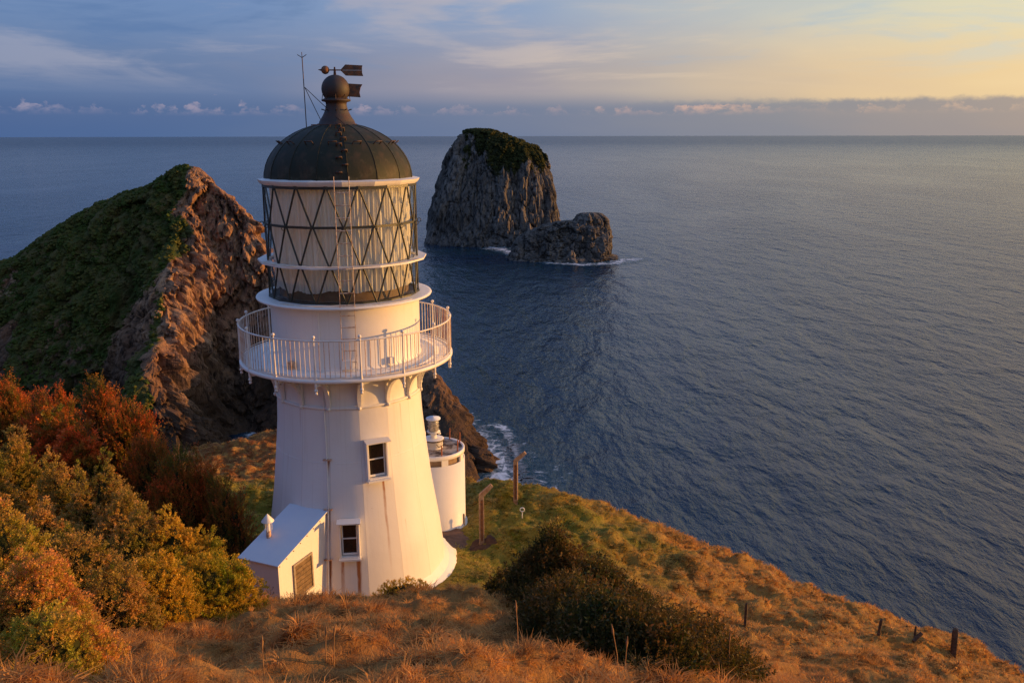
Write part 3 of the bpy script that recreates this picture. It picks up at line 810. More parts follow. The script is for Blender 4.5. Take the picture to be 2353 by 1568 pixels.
# tower shell: sixteen slightly flat iron panels per storey
def tower_r(z):   # z relative to deck
    return float(np.interp(z, [-6.8, -6.56, -5.03, -3.69, -2.2, -1.64, -.98, -.2], [2.63, 2.585, 2.40, 2.19, 2.02, 1.97, 1.94, 1.94]))
def facet_r(phi, blend=.22):
    d = ((phi - SEAM) % 22.5) - 11.25
    rp = math.cos(R(11.25)) / math.cos(R(d))
    return 1 * (1 - blend) + rp * blend
def shell(name, zs, rf, n_per=6, blend=.22, seam_groove=True, m=None, parent=LH):
    n = 16 * n_per; V = []; Fc = []
    ph = [SEAM + k * 22.5 / n_per for k in range(n)]
    for z in zs:
        for k, p in enumerate(ph):
            rr = rf(z) * facet_r(p, blend)
            a, b = face(p); V.append((a * rr, b * rr, z))
    for i in range(len(zs) - 1):
        for k in range(n):
            k2 = (k + 1) % n
            Fc.append((i * n + k, i * n + k2, (i + 1) * n + k2, (i + 1) * n + k))
    me = mesh(name, V, Fc, True)
    sh = me.attributes.new('sharp_edge', 'BOOLEAN', 'EDGE')
    for e in me.edges:
        a, b = e.vertices
        if a % n == b % n and a % n_per == 0: sh.data[e.index].value = True
    return col_obj(name, me, parent, m or M['tower'])
shell('tower_wall', list(np.linspace(-6.9, -.98, 26)), tower_r)
# horizontal seams, the belt under the brackets and the flared foot
mb = MB()
for z in (-2.42,):
    r = tower_r(z); mb.lathe([(r - .02, z - .01), (r + .002, z - .004), (r + .002, z + .004), (r - .02, z + .01)], 96)
mb.build('plate_seam', M['tower'], LH)
MB().lathe([(1.93, -1.03), (1.972, -1.02), (1.972, -.97), (1.94, -.955), (1.90, -.95)], 96).build('belt_course', M['white'], LH)
MB().lathe([(1.91, -.97), (1.905, -.9), (1.905, -.1), (1.95, -.05)], 96).build('corbel_wall', M['white'], LH)
for k in range(16):
    a = SEAM + 22.5 * k; q = MB().box((0, -1.915, -.5), (.05, .06, .86)).build('wall_rib', M['white'], LH) if k == 0 else None
    if k == 0: rib0 = q; rotz(q, a)
    else:
        c = rib0.copy(); SC.collection.objects.link(c); c.parent = LH; rotz(c, a)
MB().lathe([(2.48, -5.95), (2.60, -6.15), (2.68, -6.25), (2.74, -6.4), (2.80, -6.95)], 96).build('foot_skirt', white_paint('skirt_paint'), LH)
# a poured apron round the foot, chipped at its rim
V = []; n = 120
for rr, z in ((2.6, -6.18), (2.82, -6.30), (2.91, -6.40), (2.95, -6.9)):
    for k in range(n):
        q = rr + (0 if rr < 2.9 else .20 * float(fbm(np.array([k * .35]), np.array([1.3]), 0., 3)[0]))
        a, b = face(360 * k / n); V.append((a * q, b * q, z))
Fc = [(i * n + k, i * n + (k + 1) % n, (i + 1) * n + (k + 1) % n, (i + 1) * n + k) for i in range(3) for k in range(n)]
col_obj('base_apron', mesh('base_apron', V, Fc, True), LH, M['white'])

# windows in the tower
def tower_window(phi, z0, z1, w):
    zc = (z0 + z1) / 2; r0, r1 = tower_r(z0), tower_r(z1)
    rc = tower_r(zc) * facet_r(phi)
    tilt = math.atan2(r0 - r1, z1 - z0)
    a, b = face(phi)
    Mx = Matrix.Translation((a * rc, b * rc, zc)) @ Matrix.Rotation(R(phi), 4, 'Z') @ Matrix.Rotation(-tilt * .6, 4, 'X')
    h = z1 - z0
    f = MB(); t = .036; d = .19
    cy = -.095
    f.box((-w / 2, cy, 0), (t, d, h), Mx); f.box((w / 2, cy, 0), (t, d, h), Mx)
    f.box((0, cy, h / 2 - t / 2), (w - t, d, t), Mx)
    f.box((0, cy - .01, -h / 2 + t / 2), (w - t, d, t), Mx)
    fo = f.build('window', M['white'], LH)
    s = MB(); s.box((-w / 2 + .055, cy + .03, 0), (.022, .05, h - .12), Mx); s.box((w / 2 - .055, cy + .03, 0), (.022, .05, h - .12), Mx)
    s.box((0, cy + .03, 0), (w - .13, .05, .03), Mx); s.box((0, cy + .03, h / 2 - .085), (w - .13, .05, .04), Mx); s.box((0, cy + .03, -h / 2 + .085), (w - .13, .05, .05), Mx)
    s.build('sash', M['white'], fo)
    for sg in (-1, 1):
        MB().box((0, cy + .035, sg * (h / 4 - .02)), (w - .12, .012, h / 2 - .07), Mx).build('pane', M['pane'], fo)
    MB().box((0, cy - .04, h / 2 + .03), (w + .13, .24, .03), Mx @ Matrix.Rotation(R(12), 4, 'X')).build('window_hood', M['white'], fo)
    MB().box((0, cy - .05, -h / 2 - .03), (w + .08, .24, .05), Mx).build('window_sill', M['white'], fo)
tower_window(27.4, -2.88, -1.84, .52)
tower_window(6.7, -4.86, -3.86, .47)

# down pipe and clamps
pts = []
for z in np.linspace(-6.6, -.1, 30):
    p = float(np.interp(z, [-5, -3.6, -2.3, -1], [-6.8, -6.9, -7.6, -8.8])); a, b = face(p)
    r = (tower_r(z) if z < -1 else 1.92) * facet_r(p) + .04; pts.append((a * r, b * r, z))
pipe = MB().tube(pts, .018, 6).build('down_pipe', M['white'], LH)
for z in (-2.32, -3.62, -4.93):
    p = -7.2; a, b = face(p); r = tower_r(z) + .03
    MB().box((0, 0, 0), (.22, .07, .03), Matrix.Translation((a * r, b * r, z)) @ Matrix.Rotation(R(p), 4, 'Z')).build('pipe_clamp', M['rust_rail'], pipe)
pts = [(face(-8.8)[0] * 2.02, face(-8.8)[1] * 2.02, z) for z in (0.0, .8, 1.5)]
MB().tube(pts, .015, 6).build('drum_pipe', M['white'], LH)

# brackets under the gallery: curved rib with a pierced spandrel
def bracket_mesh():
    mb = MB(); t = .075
    def strip(pts, th):
        pts = [Vector((0, -p[0], p[1])) for p in pts]
        for i in range(len(pts) - 1):
            a, b = pts[i], pts[i + 1]; d = b - a; L = d.length
            q = d.to_track_quat('Z', 'X').to_matrix().to_4x4()
            mb.box((0, 0, L / 2), (t, th, L + .01), Matrix.Translation(a) @ q)
    arc = [(1.96 + .80 * (1 - math.cos(u)) , -.93 + .80 * math.sin(u)) for u in np.linspace(0, PI / 2, 12)]
    strip(arc, .10)
    strip([(1.97, -.95), (1.97, -.1)], .07)
    strip([(1.94, -.085), (2.76, -.085)], .05)
    ring = [(2.15 + .10 * math.cos(u), -.27 + .10 * math.sin(u)) for u in np.linspace(0, 2 * PI, 13)]
    strip(ring, .045)
    strip([(2.01, -.40), (2.08, -.33)], .03)
    mb.ball((0, -1.98, -1.0), .055, 10)
    return mb.mesh('bracket')
bme = bracket_mesh(); bme.materials.append(M['white'])
for k in range(16):
    o = col_obj('bracket', bme, LH); rotz(o, SEAM + .4 + 22.5 * k)

# gallery deck: solid plates, an open grating in front, an edge ring
deck = MB().lathe([(1.90, -.05), (1.94, 0), (2.48, 0), (2.48, -.05), (1.90, -.06)], 96).build('gallery_deck', M['white'], LH)
MB().lathe([(2.45, -.045), (2.79, -.045), (2.79, -.001), (2.48, -.001)], 72, (0, 0, 0), True, R(62), R(312)).build('deck_plate', M['white'], deck)
MB().lathe([(2.76, .008), (2.825, .008), (2.84, -.015), (2.84, -.07), (2.815, -.085), (2.76, -.085), (2.76, .008)], 128).build('deck_rim', M['white'], deck)
g_ = MB()
for k in range(230):
    p = -48 + 110 * (k + .5) / 230
    a, b = face(p)
    Mx = Matrix.Rotation(R(p), 4, 'Z')
    g_.box((0, -2.62, -.02), (.026, .27, .028), Mx)
g_.lathe([(2.605, -.03), (2.605, .003), (2.635, .003), (2.635, -.03)], 60, (0, 0, 0), True, R(-48), R(62))
o = g_.build('deck_grating', M['rail'], deck); o['kind'] = 'stuff'
for rr in (2.12, 2.3):
    MB().lathe([(rr - .012, .001), (rr - .008, .008), (rr + .008, .008), (rr + .012, .001)], 96).build('deck_seam', M['white'], deck)

# railing
rail = MB()
def ringtube(r, z, t, n=128, k=6): return [(r * math.sin(2 * PI * i / n), -r * math.cos(2 * PI * i / n), z) for i in range(n)]
ro = MB().tube(ringtube(2.80, .97, .02), .022, 8, False, True).build('gallery_railing', M['rail'], LH)
MB().tube(ringtube(2.80, .06, .02), .013, 6, False, True).build('bottom_rail', M['rail'], ro)
pm = MB()
pm.tube([(0, -2.80, -.30), (0, -2.80, -.02)], [.03, .04], 8); pm.ball((0, -2.80, -.34), .04, 8); pm.ball((0, -2.80, -.26), .05, 8)
pm.tube([(0, -2.80, 0), (0, -2.80, .10), (0, -2.80, .5), (0, -2.80, 1.02)], [.04, .028, .022, .02], 8)
pm.ball((0, -2.80, 1.065), .045, 10); pm.ball((0, -2.80, .97), .035, 8)
pme = pm.mesh('rail_post'); pme.materials.append(M['rail'])
b1 = MB().tube([(0, -2.80, .06), (0, -2.80, .96)], .0095, 5).mesh('baluster'); b1.materials.append(M['rail'])
b2 = b1.copy(); b2.materials.clear(); b2.materials.append(M['rust_rail'])
for k in range(16):
    o = col_obj('rail_post', pme, ro); rotz(o, SEAM + 22.5 * k)
    for j in range(1, 9):
        o = col_obj('baluster', b2 if random.random() < .42 else b1, ro); rotz(o, SEAM + 22.5 * (k + j / 9))

# drum under the lantern
MB().lathe([(2.00, -.02), (1.98, .03), (1.96, .08), (1.96, 1.5), (1.98, 1.56), (1.98, 1.60)], 96).build('drum_wall', M['white'], LH)
MB().lathe([(1.92, 1.61), (2.25, 1.60), (2.295, 1.615), (2.31, 1.645), (2.295, 1.67), (2.24, 1.675), (1.92, 1.69)], 96).build('drum_cornice', M['white'], LH)
mb = MB(); mb.box((0, -2.03, .18), (.26, .12, .22), Matrix.Rotation(R(10), 4, 'Z')); mb.build('junction_box', M['white'], LH)
mb = MB(); mb.box((0, -2.02, .16), (.12, .1, .17), Matrix.Rotation(R(43), 4, 'Z')); mb.build('junction_box', M['white'], LH)
mb = MB(); mb.box((0, -2.07, .1), (.16, .16, .2), Matrix.Rotation(R(-32), 4, 'Z')); mb.build('vent_box', M['rust_rail'], LH)

# lantern room
LZ = [4.50, 3.57, 2.62, 1.69]       # heights of the glazing rows above the deck
lan = MB().lathe([(1.925, 1.66), (1.995, 1.66), (1.995, 1.73), (1.925, 1.73)], 16, (0, 0, 0), False, R(1), R(361)).build('lantern_frame', M['green_bar'], LH)
GR = 1.95
def npt(phi, z, r=GR): a, b = face(phi); return Vector((a * r, b * r, z))
H0 = LZ[0]
def bar_mesh(p0, p1, r=GR, t=.024):
    a, b = npt(p0[0], p0[1], r), npt(p1[0], p1[1], r); d = b - a
    q = d.to_track_quat('Z', 'Y').to_matrix().to_4x4()
    mb = MB(); mid = (a + b) / 2
    mb.tube([a, b], t, 6)
    return mb.mesh('glazing_bar')
rows = [(LZ[0], LZ[1], 0), (LZ[1], LZ[2], 1), (LZ[2], LZ[3], 0)]
for (zt, zb, odd) in rows:
    o0 = 1 + (11.25 if odd else 0)
    for sg in (-1, 1):
        me = bar_mesh((o0 + sg * .7, zt), (o0 + sg * 10.9, zb)); me.materials.append(M['green_bar'])
        for k in range(16):
            o = col_obj('glazing_bar', me, lan); rotz(o, 22.5 * k)
    # panes: one pointing down, one pointing up
    A, B, C_ = npt(o0, zt), npt(o0 + 22.5, zt), npt(o0 + 11.25, zb)
    D, E_ = npt(o0 - 11.25, zb), npt(o0 + 11.25, zb)
    def pane(p, q, r):
        n_ = (q - p).cross(r - p).normalized() * .008
        return mesh('pane', [v * 1 for v in (p - n_, q - n_, r - n_, p + n_, q + n_, r + n_)], [(0, 2, 1), (3, 4, 5), (0, 1, 4, 3), (1, 2, 5, 4), (2, 0, 3, 5)])
    for me in (pane(A, B, C_), pane(A, D, E_)):
        me.materials.append(M['glass'])
        for k in range(16):
            o = col_obj('glass_pane', me, lan); rotz(o, 22.5 * k)
def ngon_ring(r0, r1, z0, z1, ph, n=16):
    V = []
    for r, z in ((r0, z0), (r1, z0), (r1, z1), (r0, z1)):
        for k in range(n):
            a, b = face(ph + 360 / n * k); V.append((a * r, b * r, z))
    Fc = []
    for i in range(4):
        j = (i + 1) % 4
        for k in range(n):
            k2 = (k + 1) % n; Fc.append((i * n + k, i * n + k2, j * n + k2, j * n + k))
    return V, Fc
MB().add(*ngon_ring(1.925, 1.985, LZ[1] - .028, LZ[1] + .028, 12.25)).build('glazing_band', M['green_bar'], lan)
MB().add(*ngon_ring(1.925, 1.985, LZ[0] - .02, LZ[0] + .06, 1)).build('glazing_head', M['green_bar'], lan)
# outer hand ring with small loops at the mid band
mb = MB()
for k in range(16):
    p = 12.25 + 22.5 * k; c = npt(p, LZ[1] - .03, 2.035); a, b = face(p)
    mb = MB(); mb.tube([c + Vector((a * .05 * math.cos(u), b * .05 * math.cos(u), .05 * math.sin(u))) for u in np.linspace(0, 2 * PI, 9)[:-1]], .01, 5, False, True)
    mb.build('grab_loop', M['green_bar'], lan)
# the two white galleries
MB().add(*ngon_ring(1.93, 2.20, LZ[2] - .03, LZ[2] + .015, 12.25)).build('service_walkway', M['white'], lan)
MB().add(*ngon_ring(1.925, 1.99, LZ[2] - .07, LZ[2] - .03, 1)).build('walkway_frame', M['green_bar'], lan)
o = MB()
for k in range(140):
    p = -60 + 135 * k / 140; o.box((0, -2.09, LZ[2] + .02), (.022, .17, .01), Matrix.Rotation(R(p), 4, 'Z'))
o = o.build('walkway_grating', M['rail'], lan); o['kind'] = 'stuff'
o = MB()
for k in range(150):
    p = -35 + 95 * k / 150; o.box((0, -2.14, 1.682), (.02, .17, .012), Matrix.Rotation(R(p), 4, 'Z'))
o = o.build('cornice_grating', M['rail'], LH); o['kind'] = 'stuff'
V, Fc = [], []
prof = [(1.90, 4.55), (2.01, 4.55), (2.05, 4.60), (2.08, 4.66), (1.88, 4.70)]
n = 16
for r, z in prof:
    for k in range(n):
        a, b = face(12.25 + 22.5 * k); V.append((a * r, b * r, z))
for i in range(len(prof) - 1):
    for k in range(n): Fc.append((i * n + k, i * n + (k + 1) % n, (i + 1) * n + (k + 1) % n, (i + 1) * n + k))
MB().add(V, Fc).build('lantern_gutter', M['white'], LH)
# curtain and floor inside
V = []; n = 720; zs = np.linspace(1.93, 4.50, 14)
for z in zs:
    for k in range(n):
        p = 360 * k / n; fold = .02 * math.sin(p * 1.9) + .012 * math.sin(p * 3.2 + 2) + .03 * float(vnoise(np.array([p * .35]), np.array([z * .15]), np.array([.5]))[0])
        zz = z + (.09 * float(vnoise(np.array([p * .1]), np.array([3.]), np.array([.5]))[0]) if z < 1.95 else 0)
        a, b = face(p); V.append((a * (1.74 + fold), b * (1.74 + fold), zz))
Fc = [(i * n + k, i * n + (k + 1) % n, (i + 1) * n + (k + 1) % n, (i + 1) * n + k) for i in range(len(zs) - 1) for k in range(n)]
col_obj('curtain', mesh('curtain', V, Fc, True), LH, M['curtain'])
MB().lathe([(1.92, 1.70), (.01, 1.70)], 48).build('lantern_floor', M['iron'], LH)
MB().lathe([(1.69, 1.70), (1.70, 2.15)], 64).build('lantern_upstand', simple('upstand_paint', (.16, .10, .06), .7), LH)
MB().lathe([(1.92, 4.52), (.01, 4.54)], 48).build('lantern_ceiling', M['white'], LH)

# dome: sixteen panels, seams, rungs
def dome_r(u): return 1.90 * math.cos(u), 4.66 + 1.40 * math.sin(u)
U = np.linspace(0, R(76), 12)
def panel_mesh():
    V = []; Fc = []; n = 5
    for u in U:
        r, z = dome_r(u)
        for k in range(n + 1):
            p = -11.25 + 22.5 * k / n
            f_ = .45; q = r * ((1 - f_) + f_ * math.cos(R(11.25)) / math.cos(R(p)))
            a, b = face(p); V.append((a * q, b * q, z))
    for i in range(len(U) - 1):
        for k in range(n):
            a = i * (n + 1) + k; Fc.append((a, a + 1, a + n + 2, a + n + 1))
    return mesh('dome_panel', V, Fc, True)
dm = empty('dome'); dm.parent = LH
pme = panel_mesh(); pme.materials.append(M['dome'])
rme = MB().tube([(0, -dome_r(u)[0] - .004, dome_r(u)[1]) for u in U], .009, 6).mesh('dome_seam'); rme.materials.append(M['dome'])
for k in range(16):
    o = col_obj('dome_panel', pme, dm); rotz(o, 5.75 + 22.5 * k)
    o = col_obj('dome_seam', rme, dm); rotz(o, -5.5 + 22.5 * k)
# handholds: little U irons standing off the dome
def handhold(w, d, t=.016):
    mb = MB(); mb.tube([(-w / 2, 0, 0), (-w / 2, -d, 0), (w / 2, -d, 0), (w / 2, 0, 0)], t, 6); return mb.mesh('handhold')
hh1, hh2 = handhold(.20, .10), handhold(.12, .09, .022)
for m_ in (hh1, hh2): m_.materials.append(M['iron'])
def place_dome(me, name, phi, u, roll=0):
    r, z = dome_r(u); a, b = face(phi)
    o = col_obj(name, me, dm); o.location = (a * r * .99, b * r * .99, z); o.rotation_euler = (-u, 0, R(phi))
for k in range(16):
    place_dome(hh1, 'handhold', 6 + 22.5 * k, R(39))
for k in range(9):
    place_dome(hh2, 'climbing_cleat', 11.0 + (4.2 if k % 2 else -.2) + k * .2, R(9 + 7.0 * k))
# finial: flared neck, collar, ball, fin, vane
nk = MB().lathe([(.52, 5.98), (.50, 6.03), (.46, 6.04), (.44, 6.10), (.36, 6.22), (.29, 6.36), (.26, 6.5), (.27, 6.56), (.36, 6.585), (.37, 6.62), (.30, 6.65), (.24, 6.72), (.2, 6.8)], 32).build('finial_neck', M['iron'], LH)
nk.data.materials[0] = simple('finial_copper', (.055, .025, .016), .65, .0, .3, 5, .25, (.03, .028, .026))
for k in range(8):
    p = 10 + 45 * k; a, b = face(p)
    MB().tube([(a * .29, b * .29, 6.36), (a * .38, b * .38, 6.39)], .014, 5).build('neck_spike', M['iron'], nk)
    MB().tube([(a * .35, b * .35, 6.63), (a * .33, b * .33, 6.75)], .009, 5).build('collar_stay', M['iron'], nk)
bl = MB(); bl.ball((0, 0, 6.88 + .0), .355, 28); bl.build('ventilator_ball', nk.data.materials[0], LH)
VA = 5.0   # the vane's plane across the view
def plate(pts, t, name, m, parent, rz):
    n = len(pts); V = [(x, -t / 2, z) for x, z in pts] + [(x, t / 2, z) for x, z in pts]
    Fc = [tuple(range(n)), tuple(range(2 * n - 1, n - 1, -1))] + [(i, i + n, (i + 1) % n + n, (i + 1) % n) for i in range(n)]
    o = MB().add(V, Fc).build(name, m, parent); o.rotation_euler = (0, 0, R(rz)); return o
plate([(.30, 6.70), (.62, 6.68), (.60, 6.80), (.63, 6.92), (.68, 7.0), (.32, 7.02)], .03, 'ventilator_fin', M['copper'], LH, VA)
vn = MB().tube([(0, 0, 7.2), (0, 0, 7.42)], [.04, .018], 10).build('wind_vane', M['rust'], LH)
o = MB().tube([(-.30, 0, 7.345), (.2, 0, 7.345)], .016, 8).build('vane_arm', M['rust'], vn); o.rotation_euler = (0, 0, R(VA))
mb = MB(); mb.ball((-.235, 0, 7.345), .105, 16); mb.tube([(-.32, 0, 7.345), (-.41, 0, 7.35)], [.03, .006], 8)
o = mb.build('vane_ball', M['copper'], vn); o.rotation_euler = (0, 0, R(VA))
plate([(.14, 7.345), (.27, 7.48), (.70, 7.46), (.685, 7.40), (.685, 7.345)], .018, 'vane_tail', M['copper'], vn, VA)
plate([(.14, 7.34), (.685, 7.34), (.685, 7.28), (.71, 7.20), (.27, 7.21)], .018, 'vane_tail', M['copper'], vn, VA)
# lightning rod with its stays
def lw(px, py, dy=0.0):   # picture position on the plane through the axis, into tower coordinates
    x, y, z = at(px, py, TW.y + dy); return Vector((x - TW.x, dy, z - TW.z))
rp, rt = lw(704, 292), lw(694, 130)
lr = MB().tube([rp, rt], .012, 6).build('lightning_rod', M['iron'], LH)
top = lw(694, 132)
for q in (lw(683, 125), lw(704, 125), lw(693, 119)):
    MB().tube([top, q], .009, 5).build('rod_tine', M['iron'], lr)
nd_ = lw(700, 200)
MB().tube([nd_, lw(737, 276)], .009, 5).build('rod_stay', M['iron'], lr)
MB().tube([nd_, lw(740, 238, -.1), lw(795, 288, -.55)], .009, 5).build('rod_stay', M['iron'], lr)
# a small hooked step by the neck
mb = MB(); c = lw(715, 286, -.6); d_ = lw(758, 286, -.7)
mb.tube([lw(713, 305, -.75), c, d_, lw(757, 306, -.85)], .014, 6); mb.build('roof_step', M['iron'], dm)

# ladder
ld = empty('ladder'); ld.parent = LH
def lp(side, z):
    r = float(np.interp(z, [0, 1.5, 1.75, 2.6, 4.9], [2.06, 2.12, 2.34, 2.28, 2.15])); a, b = face(12); tx, ty = -b, a
    w = .175
    return Vector((a * r + tx * side * w, b * r + ty * side * w, z))
ldm = simple('ladder_metal', (.70, .60, .48), .5, .1, .3, 14, .1, (.32, .15, .07))
for s_ in (-1, 1):
    MB().tube([lp(s_, z) for z in np.linspace(.02, 4.80, 22)], .009, 6).build('ladder_rail', ldm, ld)
z = .25
while z < 4.5:
    MB().tube([lp(-1, z), lp(1, z)], .013, 5).build('rung', ldm, ld); z += .298

# ------------------------------------------------------------------ lean-to shed at the tower's foot
SU = Vector((-.385, -.923, 0)); SV = Vector((-.923, .385, 0))
gs = -6.35
SHED = empty('shed', (TW.x + SU.x * 3.3, TW.y + SU.y * 3.3, TW.z + gs), 'small white lean-to shed with sloping blue-white roof against the lighthouse foot', 'shed')
def sp(u, v, z): return SU * (u - 3.3) + SV * v + Vector((0, 0, z - gs))
W_ = .555
def prism(quad, off, name, m, parent):
    quad = [Vector(q) for q in quad]; off = Vector(off)
    V = quad + [q + off for q in quad]
    n = len(quad)
    Fc = [tuple(range(n)), tuple(range(2 * n - 1, n - 1, -1))] + [(i, i + n, (i + 1) % n + n, (i + 1) % n) for i in range(n)]
    me = mesh(name, V, Fc)
    bm = bmesh.new(); bm.from_mesh(me); bmesh.ops.recalc_face_normals(bm, faces=bm.faces); bm.to_mesh(me); bm.free()
    return col_obj(name, me, parent, m)
zt, zb = -3.72 + .0, -4.20
M['shed'] = white_paint('shed_paint')
def rz_(u): return zt + (zb - zt) * (u - 2.34) / (4.21 - 2.34)
prism([sp(2.2, -W_, gs - .4), sp(4.2, -W_, gs - .4), sp(4.2, -W_, rz_(4.2) - .03), sp(2.2, -W_, rz_(2.2) - .03)], SV * .08, 'side_wall', M['shed'], SHED)
prism([sp(2.2, W_, gs - .4), sp(4.2, W_, gs - .4), sp(4.2, W_, rz_(4.2) - .03), sp(2.2, W_, rz_(2.2) - .03)], -SV * .08, 'side_wall', M['shed'], SHED)
prism([sp(4.2, -W_ + .08, gs - .4), sp(4.2, W_ - .08, gs - .4), sp(4.2, W_ - .08, rz_(4.2) - .03), sp(4.2, -W_ + .08, rz_(4.2) - .03)], -SU * .08, 'front_wall', M['shed'], SHED)
rf = prism([sp(2.15, -W_ - .04, rz_(2.15)), sp(4.25, -W_ - .04, rz_(4.25)), sp(4.25, W_ + .04, rz_(4.25)), sp(2.15, W_ + .04, rz_(2.15))], (0, 0, .025), 'roof', M['shed_roof'], SHED)
for k in range(7):
    u = 4.15 - k * .28; MB().ball(sp(u, -W_ - .012, rz_(u) - .06), .014, 6).build('rusty_nail', M['rust'], SHED)
# boarded window in the sunny side wall
wn = MB()
def swall(u, z, o=0.0): return sp(u, -W_ - o, z)
u0, u1, z0_, z1_ = 2.95, 3.62, -5.35, -4.50
for (a, b, c, d) in ((u0 - .05, u0, z0_, z1_), (u1, u1 + .05, z0_, z1_), (u0 - .05, u1 + .05, z1_, z1_ + .05), (u0 - .05, u1 + .05, z0_ - .05, z0_)):
    Q = [swall(a, c), swall(b, c), swall(b, d), swall(a, d)]
    wn.add(Q + [q - SV * .045 for q in Q], [(0, 1, 2, 3), (7, 6, 5, 4), (0, 4, 5, 1), (1, 5, 6, 2), (2, 6, 7, 3), (3, 7, 4, 0)])
wn = wn.build('window', M['wood_pale'], SHED)
for k in range(7):
    za = z0_ + (z1_ - z0_) * k / 7; zb_ = z0_ + (z1_ - z0_) * (k + 1) / 7 - .012
    prism([swall(u0, za, .003), swall(u1, za, .003), swall(u1, zb_, .003), swall(u0, zb_, .003)], -SV * .02, 'louvre_slat', M['ply'], wn)
# flue with a conical cap on the roof
fl = MB(); c = sp(3.42, .30, rz_(3.42))
fl = MB().tube([c, c + Vector((0, 0, .2))], .062, 12).build('flue', M['rust_rail'], SHED)
MB().tube([c + Vector((0, 0, .2)), c + Vector((0, 0, .45))], .05, 12).build('flue_sleeve', M['white'], fl)
MB().lathe([(.155, 0), (.155, .015), (.005, .2)], 20, tuple(c + Vector((0, 0, .45)))).build('flue_cap', M['white'], fl)
for k in range(6):
    a, b = face(60 * k); MB().tube([c + Vector((a * .095, b * .095, .2)), c + Vector((a * .095, b * .095, .46))], .006, 4).build('flue_stay', M['white'], fl)

# ------------------------------------------------------------------ round signal hut with beacon
HX, HY = -2.60, 27.0
HZ = H - 12.85
HUT = empty('signal_hut', (HX, HY, HZ), 'round white hut with open slots under its stained flat roof behind the lighthouse', 'hut')
HR = 1.0
MB().lathe([(HR + .06, -.3), (HR + .06, .12), (HR, .16), (HR, 2.42), (HR - .06, 2.42), (HR - .06, 2.35), (.02, 2.35)], 64).build('hut_wall', M['white'], HUT)
for k in range(8):
    p = 25 + 45 * k; Mx = Matrix.Rotation(R(p), 4, 'Z')
    MB().box((0, -HR + .045, 2.53), (.22, .07, .22), Mx).build('roof_pier', M['white'], HUT)
MB().lathe([(.9, 2.36), (.9, 2.63)], 48).build('slot_lining', simple('slot_lining_paint', (.30, .20, .12), .8), HUT)
def mat_hutroof():
    m, g = new_mat('stained_hut_roof'); p = opos(g)
    n = g.noise(p, 2.2, 6, .65)
    c = g.mix(g.mr(n, .42, .58), (.09, .06, .045), (.48, .40, .32))
    finish(g, c, .9, bump(g, g.noise(p, 12, 5), .5, .02), 0, .1); return m
hr = MB().lathe([(HR - .02, 2.62), (HR, 2.63), (HR, 2.77), (HR - .05, 2.775), (HR - .08, 2.75)], 64).build('roof_rim', M['white'], HUT)
MB().lathe([(HR - .07, 2.752), (.01, 2.76)], 48).build('hut_roof', mat_hutroof(), HUT)
for k, (p, l) in enumerate([(62, .38), (115, .36), (150, .36), (20, .34), (-25, .38), (-70, .38), (190, .34), (235, .34)]):
    a, b = face(p); MB().tube([(a * .9, b * .9, 2.72), (a * .91, b * .91, 2.75 + l + .03)], .022, 6).build('roof_stake', simple('stake_rust', (.42, .13, .05), .8) if k == 0 else bpy.data.materials['stake_rust'], HUT)
a, b = face(115); c, d = face(150)
MB().tube([(a * .91, b * .91, 3.1), (c * .91, d * .91, 3.08)], .006, 4).build('roof_wire', M['wire'], HUT)
BX = -2.62
BC = empty('beacon', (BX, HY - .02, HZ + 2.765), 'small glass beacon lamp on a white drum standing on the hut roof', 'beacon')
MB().lathe([(.30, 0), (.30, .26), (.34, .27), (.35, .31), (.30, .33), (.02, .34)], 32).build('beacon_drum', M['white'], BC)
MB().lathe([(.345, .265), (.36, .29), (.345, .315)], 32).build('drum_band', M['iron'], BC)
MB().lathe([(.10, .33), (.10, .47), (.12, .5), (.21, .53), (.23, .56), (.02, .565)], 24).build('lamp_foot', M['white'], BC)
lg = MB().lathe([(.225, .56), (.225, .99)], 32).build('lamp_glass', M['glass'], BC)
MB().lathe([(.15, .57), (.185, .64), (.165, .70), (.195, .76), (.165, .82), (.185, .88), (.13, .95), (.03, .96)], 20).build('lamp_lens', simple('lens_glass', (.55, .50, .45), .12, .2, .1, 14, .5, (.22, .2, .18)), BC)
MB().lathe([(.24, .985), (.24, 1.02), (.06, 1.035), (.05, 1.06), (.005, 1.06)], 32).build('lamp_cap', M['shed_roof'], BC)
MB().tube([(.33, -.1, .3), (.36, -.12, .15), (.2, -.27, .08), (.12, -.31, .2)], .012, 5).build('cable', M['iron'], BC)
MB().ball((.2, -.05, .5), .05, 8).build('photocell', M['white'], BC)

# small white peg marker and eye bolt stick
def at_ground(px, py, Y0=20, Y1=34):
    lo = None
    for Y in np.arange(Y0, Y1, .05):
        x, y, z = at(px, py, Y)
        if z <= gz(x, y): return Vector((x, y, gz(x, y)))
    x, y, z = at(px, py, Y1); return Vector((x, y, gz(x, y)))
p = at_ground(1064, 1208, 22, 28)
o = empty('marker_post', p, 'short pale wooden peg at the foot of the round hut', 'post')
MB().box((0, 0, .18), (.07, .04, .5)).box((0, 0, .44), (.05, .03, .02)).build('peg', M['wood_pale'], o)
p = at_ground(1198, 1190, 22, 31)
o = empty('eye_bolt', p, 'small white ring-headed stake standing in the green turf', 'stake')
MB().tube([(0, 0, -.1), (0, 0, .22)], .017, 6).build('shank', M['white'], o)
MB().tube([(.07 * math.cos(u), 0, .29 + .07 * math.sin(u)) for u in np.linspace(0, 2 * PI, 15)[:-1]], .018, 6, False, True).build('ring', M['white'], o)

